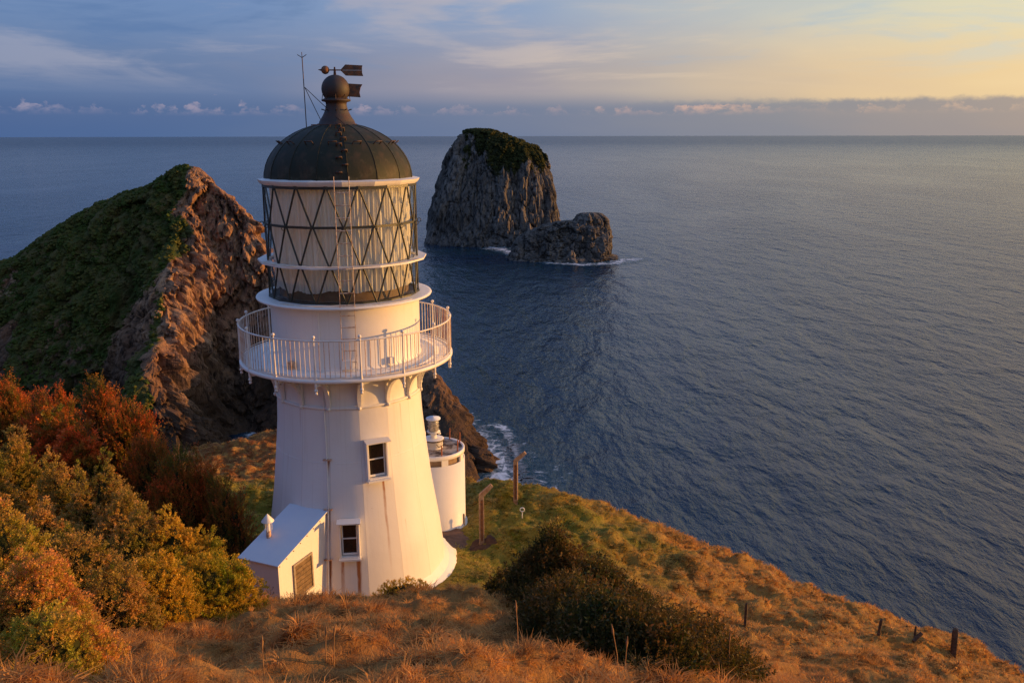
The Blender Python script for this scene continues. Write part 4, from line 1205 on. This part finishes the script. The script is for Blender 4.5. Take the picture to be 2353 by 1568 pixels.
# cranked concrete posts
def cranked(px, py, hgt, label, lean, rz):
    p = at_ground(px, py, 21, 32)
    o = empty('concrete_post', p, label, 'post', 'cranked concrete security posts', None, rz)
    t = .15; mb = MB()
    def loop(c, w, ang, x):   # square section
        ca, sa = math.cos(ang), math.sin(ang)
        return [(c[0] + ca * i * w / 2, c[1] + j * w * .42, c[2] + sa * i * w / 2) for i, j in ((-1, -1), (1, -1), (1, 1), (-1, 1))]
    secs = [((0, 0, -.3), t * 1.04, 0), ((0, 0, hgt * .5), t, 0), ((0, 0, hgt - .02), t * .98, 0), ((.02, 0, hgt + .05), t * 1.02, -R(22)), ((.10, 0, hgt + .12), t * .92, -R(48)), ((.34, 0, hgt + .34), t * .8, -R(48))]
    V = []
    for c, w, ang in secs: V += loop(c, w, ang, 0)
    Fc = [(i * 4 + k, i * 4 + (k + 1) % 4, i * 4 + 4 + (k + 1) % 4, i * 4 + 4 + k) for i in range(len(secs) - 1) for k in range(4)] + [(3, 2, 1, 0), tuple(len(V) - 4 + k for k in range(4))]
    mb.add(V, Fc); b = mb.build('post_shaft', M['concrete'], o)
    bv = b.modifiers.new('b', 'BEVEL'); bv.width = .012; bv.segments = 2
    MB().box((.0, -t * .44, hgt * .5), (t * .42, .012, hgt * .86)).build('rust_groove', M['rust'], o)
    for k in range(5):
        MB().tube([(-t * .2, -t * .46, hgt * (.15 + .18 * k)), (-t * .2, -t * .56, hgt * (.15 + .18 * k))], .012, 5).build('rusty_bolt', M['rust'], o)
    return p
p1 = cranked(1105, 1250, 1.62, 'nearer cranked concrete post in a ring of bare soil', 0, R(12))
p2 = cranked(1183, 1152, 1.50, 'farther cranked concrete post at the rim of the turf by the sea', 0, R(-8))
# soil patch, dished, following the turf
def patch(name, cx, cy, rx, ry, m, label, lift=.02, rot=0.0):
    V = []; n = 28; Fc = []
    for j in range(5):
        for k in range(n):
            q = j / 4 * (1 + .22 * float(fbm(np.array([k * .6]), np.array([cx]), 0., 3)[0])); a = 2 * PI * k / n
            x = cx + rx * q * math.cos(a); y = cy + ry * q * math.sin(a); V.append((x, y))
    V = np.array(V); Z = ground_z(V[:, 0], V[:, 1]) + lift
    V = np.column_stack([V, Z]); V[-n:, 2] -= .06
    Fc = [(i * n + k, i * n + (k + 1) % n, (i + 1) * n + (k + 1) % n, (i + 1) * n + k) for i in range(4) for k in range(n)]
    o = col_obj(name, np_mesh(name, V, np.array(Fc), True), None, m); tag(o, label, None, None, 'structure'); return o
M['soil'] = simple('bare_soil', (.06, .035, .028), .95, 0, .3, 6, .8, (.10, .06, .04), .1)
patch('soil_patch', p1.x, p1.y, .52, .42, M['soil'], 'dark bare soil round the nearer concrete post')
M['path'] = simple('worn_path', (.16, .10, .08), .95, 0, .2, 5, .7, (.10, .065, .05), .1)
o = patch('footpath', -2.25, 25.4, .8, 1.5, M['path'], 'worn dark footpath between the lighthouse and the round hut', .05)

# wooden fence posts on the right slope
def fpost(px, py, Yr, hgt, w, label, tilt=0.0):
    p = at_ground(px, py, *Yr)
    o = empty('fence_post', p, label, 'fence post', 'old wooden fence posts on the slope')
    o.rotation_euler = (0, tilt, R(random.uniform(-20, 20)))
    mb = MB(); n = 9; V = []
    for z, s in ((-.3, 1), (hgt * .4, .97), (hgt * .8, 1.0), (hgt, .88), (hgt + .015, .4)):
        for k in range(n):
            a = 2 * PI * k / n; rr = w / 2 * s * (1 + .18 * math.sin(k * 2.3 + w * 50)); V.append((rr * math.cos(a), rr * math.sin(a), z + (.02 * math.sin(k) if z > hgt * .9 else 0)))
    Fc = [(i * n + k, i * n + (k + 1) % n, (i + 1) * n + (k + 1) % n, (i + 1) * n + k) for i in range(4) for k in range(n)] + [tuple(range(4 * n, 5 * n))]
    mb.add(V, Fc).build('post_timber', M['wood'], o)
    return p, o
fp = []
fp.append(fpost(1710, 1438, (17, 30), .72, .09, 'slim dark fence post standing alone left of the others'))
fp.append(fpost(2016, 1462, (17, 30), .55, .10, 'medium fence post second from the left on the slope', R(4)))
fp.append(fpost(2098, 1468, (17, 30), .42, .06, 'thin short fence post beside a fallen stub'))
fp.append(fpost(2186, 1507, (15, 27), .86, .17, 'thickest fence post at the right edge of the slope', R(-2)))
MB().tube([(0, 0, .30), (.12, -.02, .36)], .015, 5).build('wire_staple', M['wire'], fp[3][1])
a, b = fp[3][0], fp[2][0]
o = MB().tube([a + Vector((-.07, 0, .32)), a + Vector((-.6, .1, .16)), a * .6 + b * .4 + Vector((0, 0, .08)), b + Vector((0, 0, .2))], .008, 5).build('fence_wire', M['wire'])
tag(o, 'slack rusty fence wire trailing left from the thickest post', 'wire')
p = at_ground(2103, 1476, 17, 30)
o = MB().tube([p + Vector((-.12, -.05, .02)), p + Vector((.02, 0, .14)), p + Vector((.14, .02, .26))], [.06, .065, .055], 8).build('fallen_post', M['wood'])
tag(o, 'fallen stub of fence post leaning by the thin short post', 'fence post')

# ------------------------------------------------------------------ plants
def sprig(kind, rg):
    """returns verts, quads, tip value per vertex; unit length along +Z"""
    V = []; Q = []; T = []
    def leaf(p, d, w, ln, t):
        d = d / np.linalg.norm(d); s = np.cross(d, rg.normal(size=3)); s /= np.linalg.norm(s) + 1e-9
        b = len(V); V.extend([p, p + d * ln * .5 + s * w, p + d * ln, p + d * ln * .5 - s * w]); Q.append([b, b + 1, b + 2, b + 3]); T.extend([t] * 4)
    def spine(a, b, w, t0, t1):
        k = len(V); u = np.array([w, 0, 0]); V.extend([a - u, a + u, b + u * .4, b - u * .4]); Q.append([k, k + 1, k + 2, k + 3]); T.extend([t0, t0, t1, t1])
    if kind == 'spire':       # upright spike with close small leaves
        n = 22; bend = rg.normal(0, .1, 2)
        for i in range(n):
            t = (i + .5) / n; p = np.array([bend[0] * t * t, bend[1] * t * t, t])
            a = rg.uniform(0, 2 * PI); o = np.array([math.cos(a), math.sin(a), 0]); w = .085 * (1 - t * .6)
            leaf(p, o * .9 + np.array([0, 0, .9]), w * .42, .17 * (1.1 - t * .5), t)
        spine(np.zeros(3), np.array([bend[0] * .8, bend[1] * .8, .9]), .012, -.3, -.3)
    elif kind == 'rosette':   # short shoot with a cluster of leaves at its end
        for sh in range(3):
            o0 = rg.normal(0, .22, 3); o0[2] = 0
            for i in range(9):
                t = .35 + .65 * (i / 8); a = i * 2.4 + rg.uniform(0, 1); o = np.array([math.cos(a), math.sin(a), 0])
                p = o0 * t + np.array([0, 0, t * .8 + rg.uniform(-.05, .05)])
                leaf(p, o * (1.1 - t * .5) + np.array([0, 0, .7]), .075, .27, t)
            spine(np.zeros(3), o0 + np.array([0, 0, .7]), .014, -.3, -.3)
    elif kind == 'twiggy':    # thin wiry twig with few leaves
        for sh in range(4):
            e = np.array([rg.normal(0, .25), rg.normal(0, .25), rg.uniform(.7, 1.1)]); spine(np.zeros(3), e, .013, -.3, -.1)
            for i in range(6):
                t = rg.uniform(.3, 1); leaf(e * t, rg.normal(0, 1, 3) + np.array([0, 0, .6]), .045, .17, t)
    return np.array(V), np.array(Q), np.array(T)
PROTO = {k: [sprig(k, np.random.default_rng(i + 40)) for i in range(6)] for k in ('spire', 'rosette', 'twiggy')}

def sprig_mesh(name, P, D, S, kinds, m, R_=None):
    """P positions, D directions, S lengths, kinds array of kind names"""
    VV, QQ, TT, RR = [], [], [], []; base = 0
    rn = rng.random(len(P)) if R_ is None else R_
    D = D / np.linalg.norm(D, axis=1, keepdims=True)
    X = np.cross(D, rng.normal(size=D.shape)); X /= np.linalg.norm(X, axis=1, keepdims=True) + 1e-9
    Y = np.cross(D, X)
    pick = rng.integers(0, 6, len(P))
    for kd in set(kinds.tolist()):
        for q in range(6):
            sel = np.nonzero((kinds == kd) & (pick == q))[0]
            if not len(sel): continue
            v, f, t = PROTO[kd][q]
            W = (v[None, :, 0:1] * X[sel][:, None] + v[None, :, 1:2] * Y[sel][:, None] + v[None, :, 2:3] * D[sel][:, None]) * S[sel][:, None, None] + P[sel][:, None]
            VV.append(W.reshape(-1, 3)); QQ.append((f[None] + (np.arange(len(sel)) * len(v))[:, None, None] + base).reshape(-1, 4))
            TT.append(np.tile(t, len(sel))); RR.append(np.repeat(rn[sel], len(v))); base += len(sel) * len(v)
    return np_mesh(name, np.concatenate(VV), np.concatenate(QQ), False, {'tip': ('FLOAT', np.concatenate(TT)), 'rnd': ('FLOAT', np.concatenate(RR))})

def bush(name, lobes, kinds, m, density, slen, up, label, cat='bush', group=None, stems=4, lobe_noise=.42):
    """lobes: list of (px_left, px_right, py_top, Y, depth ratio) surveyed outlines; each lobe stands on the turf"""
    L = []
    for (x0, x1, yt, Y, dr) in lobes:
        dep = Y / ray(0, yt)[1]
        cx = ((x0 + x1) / 2 - 1176) / 1972. * dep; rx = (x1 - x0) / 2 / 1972. * dep
        zt = at(0, yt, Y)[2]; g0 = gz(cx, Y)
        if zt - g0 < .4: zt = g0 + .4
        L.append((cx, Y, g0 - .15, rx, rx * dr, zt - g0 + .15))
    base = Vector((L[0][0], L[0][1], gz(L[0][0], L[0][1])))
    root = empty(name, base, label, cat, group)
    P, D, core = [], [], MB()
    for (cx, cy, cz, rx, ry, hh) in L:
        area = 2 * PI * ((rx * ry) ** .8 + 2 * (((rx + ry) / 2) * hh) ** .8 * 0 + rx * hh)
        n = int(density * (rx * ry * 2 + (rx + ry) * hh * 1.6))
        a = rng.uniform(0, 2 * PI, n); u = rng.uniform(0, 1, n) ** .8
        e = np.arcsin(u); ce = np.cos(e)
        nx, ny, nz = ce * np.cos(a), ce * np.sin(a), u
        lump = 1 + lobe_noise * fbm(nx * 2.2 + cx, ny * 2.2 + cy, nz * 2.2, 3, .6)
        sh = lump * (1 - rng.random(n) ** 2.2 * .30)
        px = cx + nx * rx * sh; py = cy + ny * ry * sh; pz = cz + (nz ** .9) * hh * sh * .93
        # lower rim hugs the turf
        pz = np.maximum(pz, ground_z(px, py) + .02)
        P.append(np.stack([px, py, pz], 1))
        d = np.stack([nx / rx, ny / ry, nz / hh], 1); d /= np.linalg.norm(d, axis=1, keepdims=True)
        d = d * (1 - up) + np.array([0, 0, 1.]) * up + rng.normal(0, .22, d.shape); D.append(d)
        V = IV2 * np.array([rx * .76, ry * .76, hh * .80]) ; nn = fbm(IV2[:, 0] * 2.2 + cx, IV2[:, 1] * 2.2 + cy, IV2[:, 2] * 2.2, 4, .6)
        V = V * (1 + lobe_noise * nn[:, None]); V = V + np.array([cx, cy, cz]) - np.array(base)
        core.add(V, IF2.tolist(), True)
    P = np.concatenate(P) ; D = np.concatenate(D); Pl = P - np.array(base)
    S = rng.uniform(.6, 1.3, len(P)) * slen
    kk = rng.choice([k for k, _ in kinds], len(P), p=[w for _, w in kinds])
    # clumped per-sprig variation so that whole branches share a tint
    rn = np.clip(.5 + .9 * fbm(P[:, 0] * 1.6, P[:, 1] * 1.6, P[:, 2] * 1.6, 3) + rng.normal(0, .18, len(P)), 0, 1)
    col_obj('foliage', sprig_mesh('foliage', Pl, D, S, kk, m, rn), root, m)
    core.build('inner_growth', M['inner'], root)
    for k in range(stems):
        l = L[k % len(L)]; a = rng.uniform(0, 2 * PI)
        b0 = Vector((l[0], l[1], gz(l[0], l[1]) - .1)) - base
        e_ = b0 + Vector((math.cos(a) * l[3] * .6, math.sin(a) * l[4] * .6, l[5] * .75))
        mid_ = b0 * .5 + e_ * .5 + Vector((rng.normal(0, .06), rng.normal(0, .06), .08))
        MB().tube([b0, mid_, e_], [.045, .03, .012], 6).build('stem', M['wood'], root)
    return root
IV2, IF2 = ico(4)
sp1 = [('spire', .93), ('twiggy', .07)]; ro1 = [('rosette', .62), ('twiggy', .38)]
GL = 'heath shrubs on the slope left of the lighthouse'
bush('heath_shrub', [(-90, 70, 868, 27.5, .8), (40, 180, 893, 26.5, .8)], sp1, M['red'], 170, .42, .8, 'red-tipped shrub at the far left edge, highest in the frame', group=GL)
bush('heath_shrub', [(185, 285, 882, 25.5, .8), (225, 350, 915, 24.6, .8)], sp1, M['red'], 190, .46, .84, 'tall red shrub with a spiky peak left of the cliff foot', group=GL)
bush('heath_shrub', [(60, 200, 965, 23.5, .8), (120, 240, 985, 22.5, .8)], [('spire', .5), ('rosette', .5)], M['red'], 170, .32, .7, 'rust and green shrub between the two tallest red shrubs', group=GL)
bush('heath_shrub', [(285, 400, 985, 23.0, .9), (330, 470, 1050, 22.0, .9)], sp1, M['red'], 190, .36, .8, 'dark shrub with red crown below the tall red one', group=GL)
bush('heath_shrub', [(400, 510, 1048, 22.5, .9), (450, 565, 1110, 21.8, .9)], sp1, M['red'], 200, .33, .78, 'red shrub nearest the lighthouse shed', group=GL)
bush('heath_shrub', [(-60, 95, 988, 18.5, .8), (-120, 20, 1040, 16.5, .8)], ro1, M['olive'], 420, .15, .5, 'pale olive shrub at the left edge below the red shrubs', group=GL)
bush('heath_shrub', [(70, 200, 1055, 17.0, .9), (120, 300, 1085, 16.2, .9), (30, 170, 1160, 15.0, .9)], ro1, M['olive'], 420, .155, .45, 'broad olive brown shrub in the middle of the left slope', group=GL)
bush('heath_shrub', [(190, 340, 1130, 15.5, .9), (230, 420, 1200, 14.6, .9)], ro1, M['olive'], 420, .145, .45, 'brownish shrub with orange crest facing the shed', group=GL)
bush('heath_shrub', [(330, 500, 1195, 14.8, .9), (350, 585, 1270, 13.8, .9), (240, 440, 1290, 12.9, .9)], ro1, M['gold'], 430, .135, .42, 'golden green rounded shrub beside the dry grass, lower centre left', group=GL)
bush('heath_shrub', [(90, 260, 1230, 12.6, .9), (180, 340, 1320, 11.8, .9)], [('twiggy', .6), ('rosette', .4)], M['olive'], 300, .17, .35, 'twiggy shrub in the hollow above the pink and yellow one', group=GL)
bush('heath_shrub', [(-160, 110, 1215, 9.6, .9), (-60, 190, 1300, 8.8, .9), (-40, 250, 1430, 7.8, .9)], ro1, M['front'], 560, .12, .45, 'pink and yellow leaved shrub filling the bottom left corner', group=GL)
bush('dark_shrub', [(1215, 1330, 1222, 15.4, .8), (1180, 1300, 1265, 15.2, .8), (1150, 1310, 1300, 14.9, .9), (1270, 1450, 1300, 14.6, .9), (1210, 1420, 1380, 13.4, .9), (1180, 1300, 1270, 15.2, .7), (1190, 1400, 1345, 11.6, .8), (1210, 1450, 1370, 10.7, .9), (1270, 1520, 1415, 9.7, .9), (1400, 1610, 1470, 9.2, .8)], [('spire', .7), ('twiggy', .3)], M['darkbush'], 300, .32, .62, 'large dark green shrub with a ragged peak right of the lighthouse', stems=6)
bush('dark_shrub', [(1400, 1530, 1375, 13.4, 1.0), (1450, 1640, 1435, 12.4, 1.0), (1550, 1760, 1515, 11.8, 1.0), (1420, 1640, 1470, 10.8, .9), (1480, 1720, 1530, 10.0, .9)], [('spire', .7), ('twiggy', .3)], M['darkbush'], 300, .27, .62, 'low reddish green shrub trailing down the slope right of the dark peak', stems=5)
bush('dark_shrub', [(1112, 1190, 1332, 16.2, .9)], [('spire', .5), ('rosette', .5)], M['darkbush'], 260, .20, .5, 'small dark shrub left of the large dark one', stems=2)
bush('turf_cushion', [(850, 1000, 1366, 16.9, .5)], ro1, M['gold'], 300, .09, .4, 'low mossy green cushion plant on the mound before the lighthouse door side', 'plant', stems=0, lobe_noise=.15)

# ------------------------------------------------------------------ grass (geometry nodes over points)
def tuft(name, nb, h, spread, w, rg, curl=.5, m=None):
    V = []; Fc = []
    for i in range(nb):
        a = rg.uniform(0, 2 * PI); r0 = rg.uniform(0, spread * .4); x0, y0 = r0 * math.cos(a), r0 * math.sin(a)
        hh = h * rg.uniform(.5, 1.1); out = spread * rg.uniform(.3, 1.2); b = a + rg.normal(0, .6)
        dx, dy = math.cos(b), math.sin(b); sx, sy = -dy, dx
        k = len(V)
        for t, ww in ((0, 1), (.5, .8), (1, .1)):
            q = out * (t ** 1.6); zz = hh * (t - curl * t * t * .55)
            V += [(x0 + dx * q - sx * w * ww / 2, y0 + dy * q - sy * w * ww / 2, zz), (x0 + dx * q + sx * w * ww / 2, y0 + dy * q + sy * w * ww / 2, zz)]
        Fc += [(k, k + 1, k + 3, k + 2), (k + 2, k + 3, k + 5, k + 4)]
    me = mesh(name, V, Fc); me.materials.append(m or M['grass'])
    return bpy.data.objects.new(name, me)
def tuft_collection(name, spec):
    c = bpy.data.collections.new(name)
    for i, s in enumerate(spec): c.objects.link(tuft(name + '_tuft', *s[:-1], np.random.default_rng(s[-1])))
    return c
def gn_grass(name, X, Y, S, coll, label, lean=None):
    Z = ground_z(X, Y) - .02
    n = len(X)
    me = bpy.data.meshes.new(name); me.vertices.add(n); me.vertices.foreach_set('co', np.stack([X, Y, Z], 1).astype(np.float32).ravel())
    e = .25
    gx = (ground_z(X + e, Y) - ground_z(X - e, Y)) / (2 * e); gy = (ground_z(X, Y + e) - ground_z(X, Y - e)) / (2 * e)
    # tufts lean part of the way downhill
    rot = np.stack([np.clip(np.arctan(gy) * .55, -.6, .6) + rng.normal(0, .12, n), np.clip(-np.arctan(gx) * .55, -.6, .6) + rng.normal(0, .12, n), rng.uniform(0, 2 * PI, n)], 1)
    a = me.attributes.new('rot', 'FLOAT_VECTOR', 'POINT'); a.data.foreach_set('vector', rot.astype(np.float32).ravel())
    a = me.attributes.new('scl', 'FLOAT', 'POINT'); a.data.foreach_set('value', S.astype(np.float32))
    me.update()
    o = col_obj(name, me); tag(o, label, 'grass', None, 'stuff')
    ng = bpy.data.node_groups.new(name, 'GeometryNodeTree')
    ng.interface.new_socket('Geometry', in_out='INPUT', socket_type='NodeSocketGeometry')
    ng.interface.new_socket('Geometry', in_out='OUTPUT', socket_type='NodeSocketGeometry')
    N = ng.nodes; Lk = ng.links
    gi, go = N.new('NodeGroupInput'), N.new('NodeGroupOutput')
    ci = N.new('GeometryNodeCollectionInfo'); ci.inputs['Collection'].default_value = coll; ci.inputs['Separate Children'].default_value = True; ci.inputs['Reset Children'].default_value = True
    ip = N.new('GeometryNodeInstanceOnPoints'); ip.inputs['Pick Instance'].default_value = True
    r_ = N.new('GeometryNodeInputNamedAttribute'); r_.data_type = 'FLOAT_VECTOR'; r_.inputs[0].default_value = 'rot'
    s_ = N.new('GeometryNodeInputNamedAttribute'); s_.data_type = 'FLOAT'; s_.inputs[0].default_value = 'scl'
    ri = N.new('FunctionNodeRandomValue'); ri.data_type = 'INT'; ri.inputs[4].default_value = 0; ri.inputs[5].default_value = 99
    Lk.new(gi.outputs[0], ip.inputs['Points']); Lk.new(ci.outputs[0], ip.inputs['Instance'])
    Lk.new(r_.outputs['Attribute'], ip.inputs['Rotation']); Lk.new(s_.outputs['Attribute'], ip.inputs['Scale']); Lk.new(ri.outputs[2], ip.inputs['Instance Index'])
    Lk.new(ip.outputs[0], go.inputs[0])
    md = o.modifiers.new('grass', 'NODES'); md.node_group = ng
    return o
def keep(X, Y):
    d1 = np.hypot(X - TW.x, Y - TW.y) > 2.95
    d2 = np.hypot(X - HX, Y - HY) > 1.12
    d3 = np.hypot((X - p1.x) / .5, (Y - p1.y) / .4) > 1
    q = (X - TW.x) * SU.x + (Y - TW.y) * SU.y; w = (X - TW.x) * SV.x + (Y - TW.y) * SV.y
    d4 = ~((q < 4.3) & (q > 0) & (np.abs(w) < .62))
    d5 = np.hypot((X + 2.25) / .8, (Y - 25.4) / 1.45) > 1 + .2 * rng.normal(size=len(X))
    return d1 & d2 & d3 & d4 & d5
def pts_in(y0, y1, dens, margin=1.15):
    hw1 = y1 * .68 * margin
    n = int((y1 - y0) * 2 * hw1 * dens)
    X = rng.uniform(-hw1, hw1, n); Y = rng.uniform(y0, y1, n)
    k = (np.abs(X) < Y * .68 * margin + 1.5) & keep(X, Y)
    return X[k], Y[k]
near_c = tuft_collection('dry_grass', [(34, .30, .24, .010, .5 + .05 * i, i + 5) for i in range(0)] or [])
def add_spec(c, specs):
    for s in specs:
        c.objects.link(tuft(c.name + '_tuft', s[0], s[1], s[2], s[3], np.random.default_rng(s[5]), s[4]))
add_spec(near_c, [(26, .17, .16, .012, 1.0, 1), (24, .20, .20, .011, 1.2, 2), (28, .13, .20, .012, 1.2, 3), (24, .18, .15, .010, .8, 4), (26, .16, .24, .011, 1.4, 5), (30, .12, .22, .013, 1.3, 6), (44, .32, .24, .011, 1.15, 7), (38, .26, .32, .012, 1.5, 8), (14, .38, .16, .008, .7, 9)])
far_c = bpy.data.collections.new('short_grass')
add_spec(far_c, [(20, .15, .14, .020, 1.0, 11), (22, .12, .18, .022, 1.2, 12), (16, .19, .13, .017, .9, 13), (22, .13, .2, .022, 1.4, 14)])
X, Y = pts_in(5.2, 18.5, 130)
cl = fbm(X * 1.1, Y * 1.1, 2., 3)
k = rng.random(len(X)) < .55 + .5 * sstep(-.3, .3, cl)
X, Y, cl = X[k], Y[k], cl[k]
gn_grass('dry_grass', X, Y, rng.uniform(.5, 1.1, len(X)) * (.65 + .6 * sstep(-.2, .5, cl)), near_c, 'long dry straw coloured grass on the near slope')
X, Y = pts_in(17.5, 36, 90)
cl = fbm(X * 1.1, Y * 1.1, 2., 3)
gn_grass('turf', X, Y, rng.uniform(.5, 1.1, len(X)) * (.7 + .5 * sstep(-.2, .5, cl)), far_c, 'short tussocky turf of gold and green grass on the far slope')
X = rng.uniform(-34, -4, 9000); Y = rng.uniform(36, 56, 9000)
gn_grass('headland_turf', X, Y, rng.uniform(.8, 1.6, len(X)), far_c, 'rust coloured grass behind the lighthouse on the left')

# tall seed heads standing in the grass
def seedhead(px, py, Y0, Y1, h, lean, label, head=.16, dark=False):
    p = at_ground(px, py, Y0, Y1)
    o = empty('seed_stalk', p, label, 'grass stalk', 'tall dry grass stalks in the foreground')
    m = M['stalkd'] if dark else M['stalk']
    e = Vector((lean * h, 0, h)); mid = Vector((lean * h * .3, 0, h * .55))
    MB().tube([(0, 0, -.05), mid, e], [.006, .0045, .0035], 4).build('stem', m, o)
    d = (e - mid).normalized()
    MB().tube([e - d * head * .4, e + d * head * .1, e + d * head * .6], [.003, .013, .003], 6).build('seed_head', m, o)
M['stalk'] = simple('dry_stalk', (.42, .22, .09), .8); M['stalkd'] = simple('dark_stalk', (.05, .03, .02), .8)
seedhead(1418, 1568, 8, 12, .62, -.12, 'tallest seed stalk in front of the dark shrub')
seedhead(1432, 1568, 8, 12, .48, .03, 'shorter seed stalk just right of the tallest one')
seedhead(1188, 1500, 8, 14, .50, -.04, 'pale stalk against the dark shrub left part')
seedhead(766, 1530, 8, 13, .42, .05, 'upright stalk in the shaded grass lower centre')
seedhead(748, 1532, 8, 13, .34, .04, 'shorter stalk beside the upright one lower centre')
seedhead(605, 1560, 7, 12, .40, .02, 'stalk near the golden shrub at the lower left')
seedhead(1670, 1560, 9, 14, .55, -.02, 'thin stalk rising over the trailing shrub')
seedhead(1960, 1540, 14, 22, .85, .05, 'tall stalk on the right slope below the slim fence post')
# dark flax stalks before the shed
for i, (px, h, ln) in enumerate([(622, .95, -.03), (655, .62, .18), (668, .55, .10), (1005, .42, -.05), (925, .38, .1), (950, .30, .12)]):
    p = at_ground(px, 1366 if px < 900 else 1356, 14.5, 18)
    o = empty('flax_stalk', p, ['tall dark seed stalk at the shed corner', 'dark branching stalk before the shed window', 'slender dark stalk right beside the branching one', 'short dark sprig at the right of the apron', 'fine stalk before the tower foot centre', 'shortest fine stalk before the tower foot'][i], 'stalk', 'dark stalks in front of the lighthouse foot')
    mb = MB(); e = Vector((ln * h, 0, h)); mb.tube([(0, 0, -.05), e * .5, e], [.008, .006, .003], 4); mb.build('stem', M['stalkd'], o)
    pod = MB()
    for k in range(9 if h > .5 else 4):
        t = .35 + .6 * k / 9; c = e * t; s = 1 if k % 2 else -1
        q = c + Vector((s * .06, rng.uniform(-.03, .03), .05)); pod.tube([c, q, q + Vector((s * .012, 0, .05))], [.003, .004, .010], 4)
    pod.build('seed_pod', M['stalkd'], o)
# a small shrub seedling on the skyline
p = at_ground(1997 - 0, 1462, 17, 30)
o = empty('seedling', at_ground(1805, 1322, 20, 29.5), 'tiny green seedling on the rim of the slope', 'plant')
g_ = MB()
for k in range(7):
    a = k * 2.4; g_.tube([(0, 0, 0), (.05 * math.cos(a), .05 * math.sin(a), .12 + .03 * k), (.09 * math.cos(a), .09 * math.sin(a), .2 + .03 * k)], [.008, .014, .002], 4)
g_.build('leaves', M['gold'], o)
